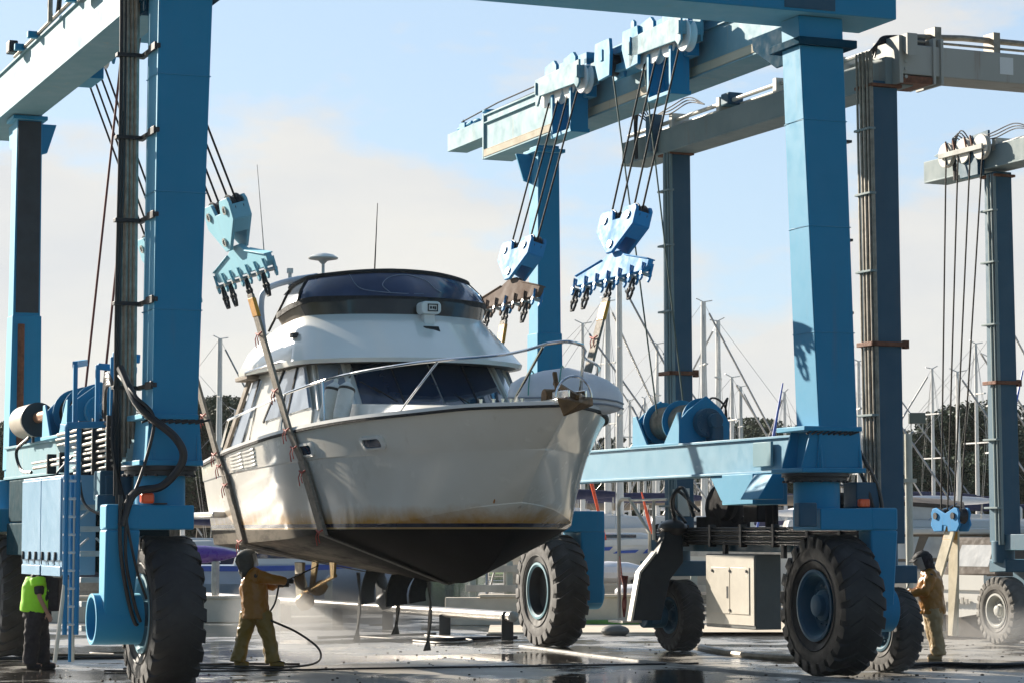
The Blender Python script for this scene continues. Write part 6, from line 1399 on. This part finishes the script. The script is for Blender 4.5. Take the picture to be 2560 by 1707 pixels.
# ------------------------------------------------------------------ laid-up sailing yachts: one built, the others copied
def yacht(L, H, hullm, coverm, name_label, Y0, zdeck, group='laid up sailing yachts'):
    t = thing('sailing_yacht', name_label, 'yacht', T(*Y0), group=group); F = T(*Y0); m = MB(); rings = []
    for q_, w, dz in ((0, .7, .05), (.25, 1, 0), (.55, 1, .02), (.8, .6, .12), (.95, .18, .22), (1, .02, .26)):
        x = L * (q_ - .5); hw = L * .15 * w; z1 = zdeck + dz; rings.append([(x, -hw, z1), (x, -hw * .98, z1 - .5), (x, -hw * .6, z1 - .95), (x, 0, z1 - 1.2 + (.5 if q_ in (0, 1) else 0)), (x, hw * .6, z1 - .95), (x, hw * .98, z1 - .5), (x, hw, z1)])
    m.loft(rings); part('hull', m, hullm, t, F)
    m = MB(); m.hexa([(-L * .22, -L * .09, zdeck), (L * .22, -L * .07, zdeck), (L * .22, L * .07, zdeck), (-L * .22, L * .09, zdeck)], [(-L * .2, -L * .08, zdeck + .45), (L * .12, -L * .06, zdeck + .4), (L * .12, L * .06, zdeck + .4), (-L * .2, L * .08, zdeck + .45)]); c = part('cabin', m, WHITE, t, F, .05)
    m = MB(); m.cyl((L * .08, 0, zdeck), (L * .08, 0, zdeck + H), .085 if H < 7.3 else .125, .05 if H < 7.3 else .085, 12); m.box(L * .08 - .05, L * .08 + .05, -.8, .8, zdeck + H * .45, zdeck + H * .45 + .05); m.box(L * .08 - .05, L * .08 + .05, -.55, .55, zdeck + H * .72, zdeck + H * .72 + .05); m.tube([(L * .08 - .25, 0, zdeck + H + .12), (L * .08, 0, zdeck + H), (L * .08 + .3, 0, zdeck + H + .05)], .02, 5)
    ms = part('mast', m, ALU, t, F)
    m = MB(); m.ell((-L * .14, 0, zdeck + 1.05), (L * .24, .14, .17), 12, 8); part('boom_cover', m, coverm, t, F)
    m = MB(); tp = (L * .08, 0, zdeck + H)
    for e in ((L * .49, 0, zdeck + .2), (-L * .49, 0, zdeck + .1), (L * .06, -L * .14, zdeck), (L * .06, L * .14, zdeck)): m.tube([tp, e], .007, 4)
    m.tube([(L * .47, 0, zdeck + .5), (L * .10, 0, zdeck + H * .95)], .035, 6)
    for s in (-1, 1): m.tube([(L * .06, s * L * .13, zdeck), (L * .08, s * .8, zdeck + H * .45), tp], .009, 4)
    part('rigging', m, STEEL, t, F)
    m = MB()
    for x in (-.2, .2):
        for s in (-1, 1): m.tube([(x * L, s * L * .12, zdeck - .6), (x * L, s * L * .17, 0)], .035, 6)
    m.box(-L * .15, L * .12, -.12, .12, 0, zdeck - 1.1); part('cradle', m, STEEL, t, F)
    return t
ya = yacht(9.5, 7.5, WHITE, NAVY, 'white sailing yacht with a navy boom cover, nearest behind the lower beam', (2.45, 74, 0), 2.25)
yb = yacht(8.0, 5.3, WHITE, TAN, 'white sailing yacht with a tan boom cover, left of the pale pole', (10.0, 76, 0), 2.1)
yc = yacht(11, 6.6, NAVY, NAVY, 'navy hulled sailing yacht with a navy boom cover', (1.4, 80, 0), 2.3)
yd = yacht(9.0, 5.9, WHITE, GREY, 'white sailing yacht with a pale grey boom cover, right of the pale pole', (15.5, 84, 0), 2.2)
PLACE = [(ya, 5.6, 82, .1, 'white yacht with a navy cover, second row behind the lower beam'), (yc, 4.5, 92, -.2, 'navy yacht in the back row behind the winch'), (yb, 7.2, 88, .3, 'tan covered yacht in the back row right of the winch'), (ya, 2.7, 88, .5, 'white yacht in the back row left of the winch'), (yb, 5.0, 99, 0, 'tan covered yacht farthest behind the lower beam'), (ya, 8.8, 96, 2.9, 'white yacht in the back row seen past the right front column'), (yd, 12.0, 90, .2, 'grey covered yacht between the pole and the far column'), (yb, 13.4, 78, -.15, 'tan covered yacht behind the low blue hook block'), (yc, 17.2, 96, .4, 'navy yacht in the back row at the far right'), (ya, 16.8, 88, .1, 'white yacht in the back row at the far right'), (yd, 3.9, 108, .2, 'grey covered yacht in the last row behind the winch'), (yb, 8.2, 108, -.3, 'tan covered yacht in the last row behind the right front column'),
         (ya, -10.9, 86, .2, 'white yacht moored behind the large winch at the left'), (yc, -9.6, 78, 2.8, 'navy yacht moored just right of the left front column'), (yb, -10.9, 92, .1, 'tan covered yacht moored beyond the stern of the motor boat'), (yd, -15.9, 94, .3, 'grey covered yacht moored at the left edge')]
for src, x, y, rz, lab in PLACE: copy_tree(src, T(x, y, -.6 if x < 0 else 0) @ RZ(rz) @ Matrix.Scale(random.uniform(.88, 1.08), 4), lab)
rg = random.Random(21)
for k in range(26):
    s_ = rg.choice((ya, yb, yb, yd, yc)); x = rg.uniform(.5, 17); y = rg.uniform(92, 132)
    copy_tree(s_, T(x, y, 0) @ RZ(rg.uniform(0, 6.3)) @ Matrix.Scale(rg.uniform(.75, 1.1), 4), 'distant yacht among the crowded masts beyond the travel lifts')
# leaning red furled sail and blue furled sails
for k, (a, b, mt, lab) in enumerate((((2.5, 66, 1.9), (1.75, 66.5, 5.0), ORANGE, 'orange furled sail leaning behind the bow of the boat'), ((4.0, 70, 1.9), (3.65, 70, 3.3), ORANGE, 'orange furled sail leaning above the rear lift frame'), ((11.9, 62, 2.2), (12.8, 62, 6.2), ROYAL, 'royal blue furled sail leaning beside the far column'), ((6.3, 64, 2.2), (7.0, 64, 6.0), ROYAL, 'royal blue furled sail leaning left of the right front column'))):
    m = MB(); m.tube([a, Vector(a).lerp(Vector(b), .5), b], [.03, .05, .02], 8); single('furled_sail', m, mt, lab, 'sail', loc=a)

# ------------------------------------------------------------------ hills and trees
m = MB(); rows = []
for i in range(25):
    y = 135 + i * 9; rows.append([(x, y, -.01 + max(0, (y - 140)) * .03 * (1 + .35 * sin(x * .03 + 1) + .2 * sin(x * .11))) for x in range(-160, 161, 10)])
m.grid(rows); single('hill', m, GRASS, kind='structure', angle=80)
LEAF = []
for k, c in enumerate(((.045, .070, .040), (.060, .088, .045), (.085, .098, .052))):
    M_, N, Lk, P = nt('foliage_%s' % ('dark', 'mid', 'dry')[k]); oi = N.new('ShaderNodeTexCoord').outputs['Object']
    Lk.new(ramp(N, Lk, noise(N, Lk, oi, .9, 4), .3, .7, (*[a * .6 for a in c], 1), (*[a * 1.5 for a in c], 1)), P.inputs['Base Color']); P.inputs['Roughness'].default_value = .75; P.inputs['Specular IOR Level'].default_value = .2
    LEAF.append(M_)
def leaves(mb, c, r, n, size, rng):
    for _ in range(n):
        while True:
            p = Vector((rng.uniform(-1, 1), rng.uniform(-1, 1), rng.uniform(-1, 1)))
            if .15 < p.length < 1: break
        p = Vector(c) + Vector((p.x * r[0], p.y * r[1], p.z * r[2])); s = size * rng.uniform(.6, 1.4)
        R = Euler((rng.uniform(-1, 1), rng.uniform(-1, 1), rng.uniform(0, 6.3))).to_matrix()
        mb.add([p + R @ Vector(q) * s for q in ((-1, -.45, 0), (.1, -.5, .15), (1.1, 0, 0), (.1, .5, .15), (-1, .45, 0))], [(0, 1, 2, 3, 4)])
def tree(kind, H, seed, mat):
    rng = random.Random(seed); t = thing('conifer_tree' if kind == 0 else 'broadleaf_tree', 'x', 'tree', T(0, 0, 0), group='trees on the far shore'); tr = MB(); cr = MB()
    if kind == 0:
        tr.cyl((0, 0, 0), (0, 0, H * .96), .22, .03, 8)
        k = 15
        for i in range(k):
            q = i / k; z = H * (.10 + .88 * q); rr = H * .20 * (1 - q) ** .8 + .15
            for j in range(7):
                a = rng.uniform(0, 6.3); d = Vector((cos(a), sin(a), rng.uniform(-.28, .05))) * rr * rng.uniform(.6, 1.15)
                tr.tube([(0, 0, z), Vector((0, 0, z)) + d], [.04, .015], 4); leaves(cr, Vector((0, 0, z)) + d * .65, (rr * .45 + .12, rr * .45 + .12, .28), 54, .12, rng)
    else:
        tr.tube([(0, 0, 0), (.1, .1, H * .3), (0, .2, H * .55)], [.35, .26, .16], 9)
        for i in range(20):
            a = rng.uniform(0, 6.3); rr = H * .36 * rng.uniform(.25, 1); z = H * rng.uniform(.42, .92); rr *= 1.1 - abs(z / H - .62) * 1.2
            e = Vector((rr * cos(a), rr * sin(a), z)); tr.tube([(0, .15, H * .42), e * .5 + Vector((0, 0, H * .26)), e], [.12, .07, .03], 5)
            leaves(cr, e, (H * .13 * rng.uniform(.7, 1.3), H * .13 * rng.uniform(.7, 1.3), H * .075), 460, .125, rng)
    part('trunk', tr, BARK, t); part('crown', cr, mat, t, recalc=False); return t
src = [tree(0, 11, 1, LEAF[0]), tree(0, 9, 2, LEAF[0]), tree(1, 9, 3, LEAF[1]), tree(1, 11, 4, LEAF[0]), tree(1, 8, 5, LEAF[2])]
used = set(); rng = random.Random(11)
def plant(i, px, y, h, lab):
    """px is only the bearing from the yard entrance, in 1/6200 rad"""
    s = src[i]; x = (px - 1280) / 6200 * y; z = max(0, y - 140) * .03; H0 = (11, 9, 9, 11, 8)[i]
    M = T(x, y, z) @ RZ(rng.uniform(0, 6.3)) @ Matrix.Scale(h / H0, 4)
    if i not in used: used.add(i); s.matrix_world = M; ROOT[s.name] = M.copy(); s['label'] = lab; s['category'] = 'tree'; return s
    return copy_tree(s, M, lab)
LB = {0: 'dark pointed conifer in the far wood', 1: 'dark pointed conifer in the far wood', 2: 'mid green bushy tree in the far wood', 3: 'dark green bushy tree in the far wood', 4: 'dry olive bushy tree in the far wood'}
for k in range(120):
    px = rng.uniform(-60, 2700); y = rng.uniform(150, 225); i = rng.choice((0, 0, 1, 2, 3, 4, 3))
    base = 2.07 - max(0, y - 140) * .03; top = 1058 + 26 * sin(px * .009 + 1) + rng.uniform(-10, 50)
    if px < 140: top -= 30
    if 440 < px < 620: top -= 60
    h = base + (1338 - top) / 6200 * y
    plant(i, px, y, h, LB[i])
for i, px, y, h in ((3, 2415, 128, 9.4), (3, 2465, 131, 8.6), (3, 2350, 127, 7.6), (4, 2375, 125, 5.5), (3, 2440, 122, 6.5), (0, 2290, 128, 7.6), (3, 2275, 124, 6.2), (0, 2268, 120, 7.0), (3, 2500, 124, 7.2), (4, 1570, 132, 6.6), (4, 1520, 128, 6.8), (2, 1600, 130, 6.6), (3, 1480, 128, 6.0), (2, 1660, 133, 6.2), (3, 1420, 125, 5.0), (4, 1360, 128, 5.2), (2, 1900, 131, 6.6), (4, 1980, 128, 6.2), (0, 1840, 135, 7.6), (0, 1885, 136, 7.8), (3, 545, 128, 9.6), (3, 580, 132, 8.0), (2, 500, 130, 8.4), (0, 100, 128, 9.0), (0, 85, 130, 8.6), (0, 120, 132, 8.2), (3, 2550, 128, 6.5)):
    plant(i, px, y, h, {0: 'tall dark conifer at the front of the far shore', 2: 'rounded green tree at the front of the far shore', 3: 'broad dark tree at the front of the far shore', 4: 'olive brown tree at the front of the far shore'}[i])
m = MB(); m.box(-170, 170, -12, 330, -1.5, 26)
hz_ = single('haze', m, None, kind='stuff'); M_ = bpy.data.materials.new('sea_haze'); M_.use_nodes = True; N = M_.node_tree.nodes; Lk = M_.node_tree.links; N.remove(N['Principled BSDF'])
v = N.new('ShaderNodeVolumePrincipled'); v.inputs['Color'].default_value = (.97, .97, .97, 1); v.inputs['Density'].default_value = .00013; v.inputs['Anisotropy'].default_value = .2; Lk.new(v.outputs[0], N['Material Output'].inputs['Volume']); hz_.data.materials.clear(); hz_.data.materials.append(M_)
# spray drifting off the hull being washed
def mist(lab, c, r, dens, sc):
    m = MB(); m.ell((0, 0, 0), r, 24, 14); o = single('spray_mist', m, None, lab, 'mist', frame=T(*c), kind='stuff')
    M_ = bpy.data.materials.new('spray_mist'); M_.use_nodes = True; N = M_.node_tree.nodes; Lk = M_.node_tree.links; N.remove(N['Principled BSDF'])
    v = N.new('ShaderNodeVolumePrincipled'); v.inputs['Color'].default_value = (.95, .95, .95, 1); v.inputs['Anisotropy'].default_value = .3
    tc = N.new('ShaderNodeTexCoord').outputs['Object']; nz = noise(N, Lk, tc, sc, 4, .55)
    mp = N.new('ShaderNodeMapping'); mp.inputs['Scale'].default_value = tuple(1 / q for q in r); Lk.new(tc, mp.inputs['Vector'])
    ln_ = N.new('ShaderNodeVectorMath'); ln_.operation = 'LENGTH'; Lk.new(mp.outputs['Vector'], ln_.inputs[0])
    fo = N.new('ShaderNodeMapRange'); fo.inputs['From Min'].default_value = 1; fo.inputs['From Max'].default_value = .2; fo.inputs['To Max'].default_value = dens; Lk.new(ln_.outputs['Value'], fo.inputs['Value'])
    mr = N.new('ShaderNodeMapRange'); mr.inputs['From Min'].default_value = .38; mr.inputs['From Max'].default_value = .62; mr.inputs['To Min'].default_value = .25; Lk.new(nz, mr.inputs['Value'])
    mu = N.new('ShaderNodeMath'); mu.operation = 'MULTIPLY'; Lk.new(fo.outputs[0], mu.inputs[0]); Lk.new(mr.outputs[0], mu.inputs[1])
    Lk.new(mu.outputs[0], v.inputs['Density']); Lk.new(v.outputs[0], N['Material Output'].inputs['Volume']); o.data.materials.clear(); o.data.materials.append(M_)
    return o
mist('white spray drifting below the propellers beside the ochre worker', (-2.9, 41.2, .75), (2.0, 1.5, .95), 1.3, 1.1)
mist('pale spray drifting round the legs of the right hand worker', (8.4, 43.4, .40), (2.0, 1.4, .50), .30, .9)
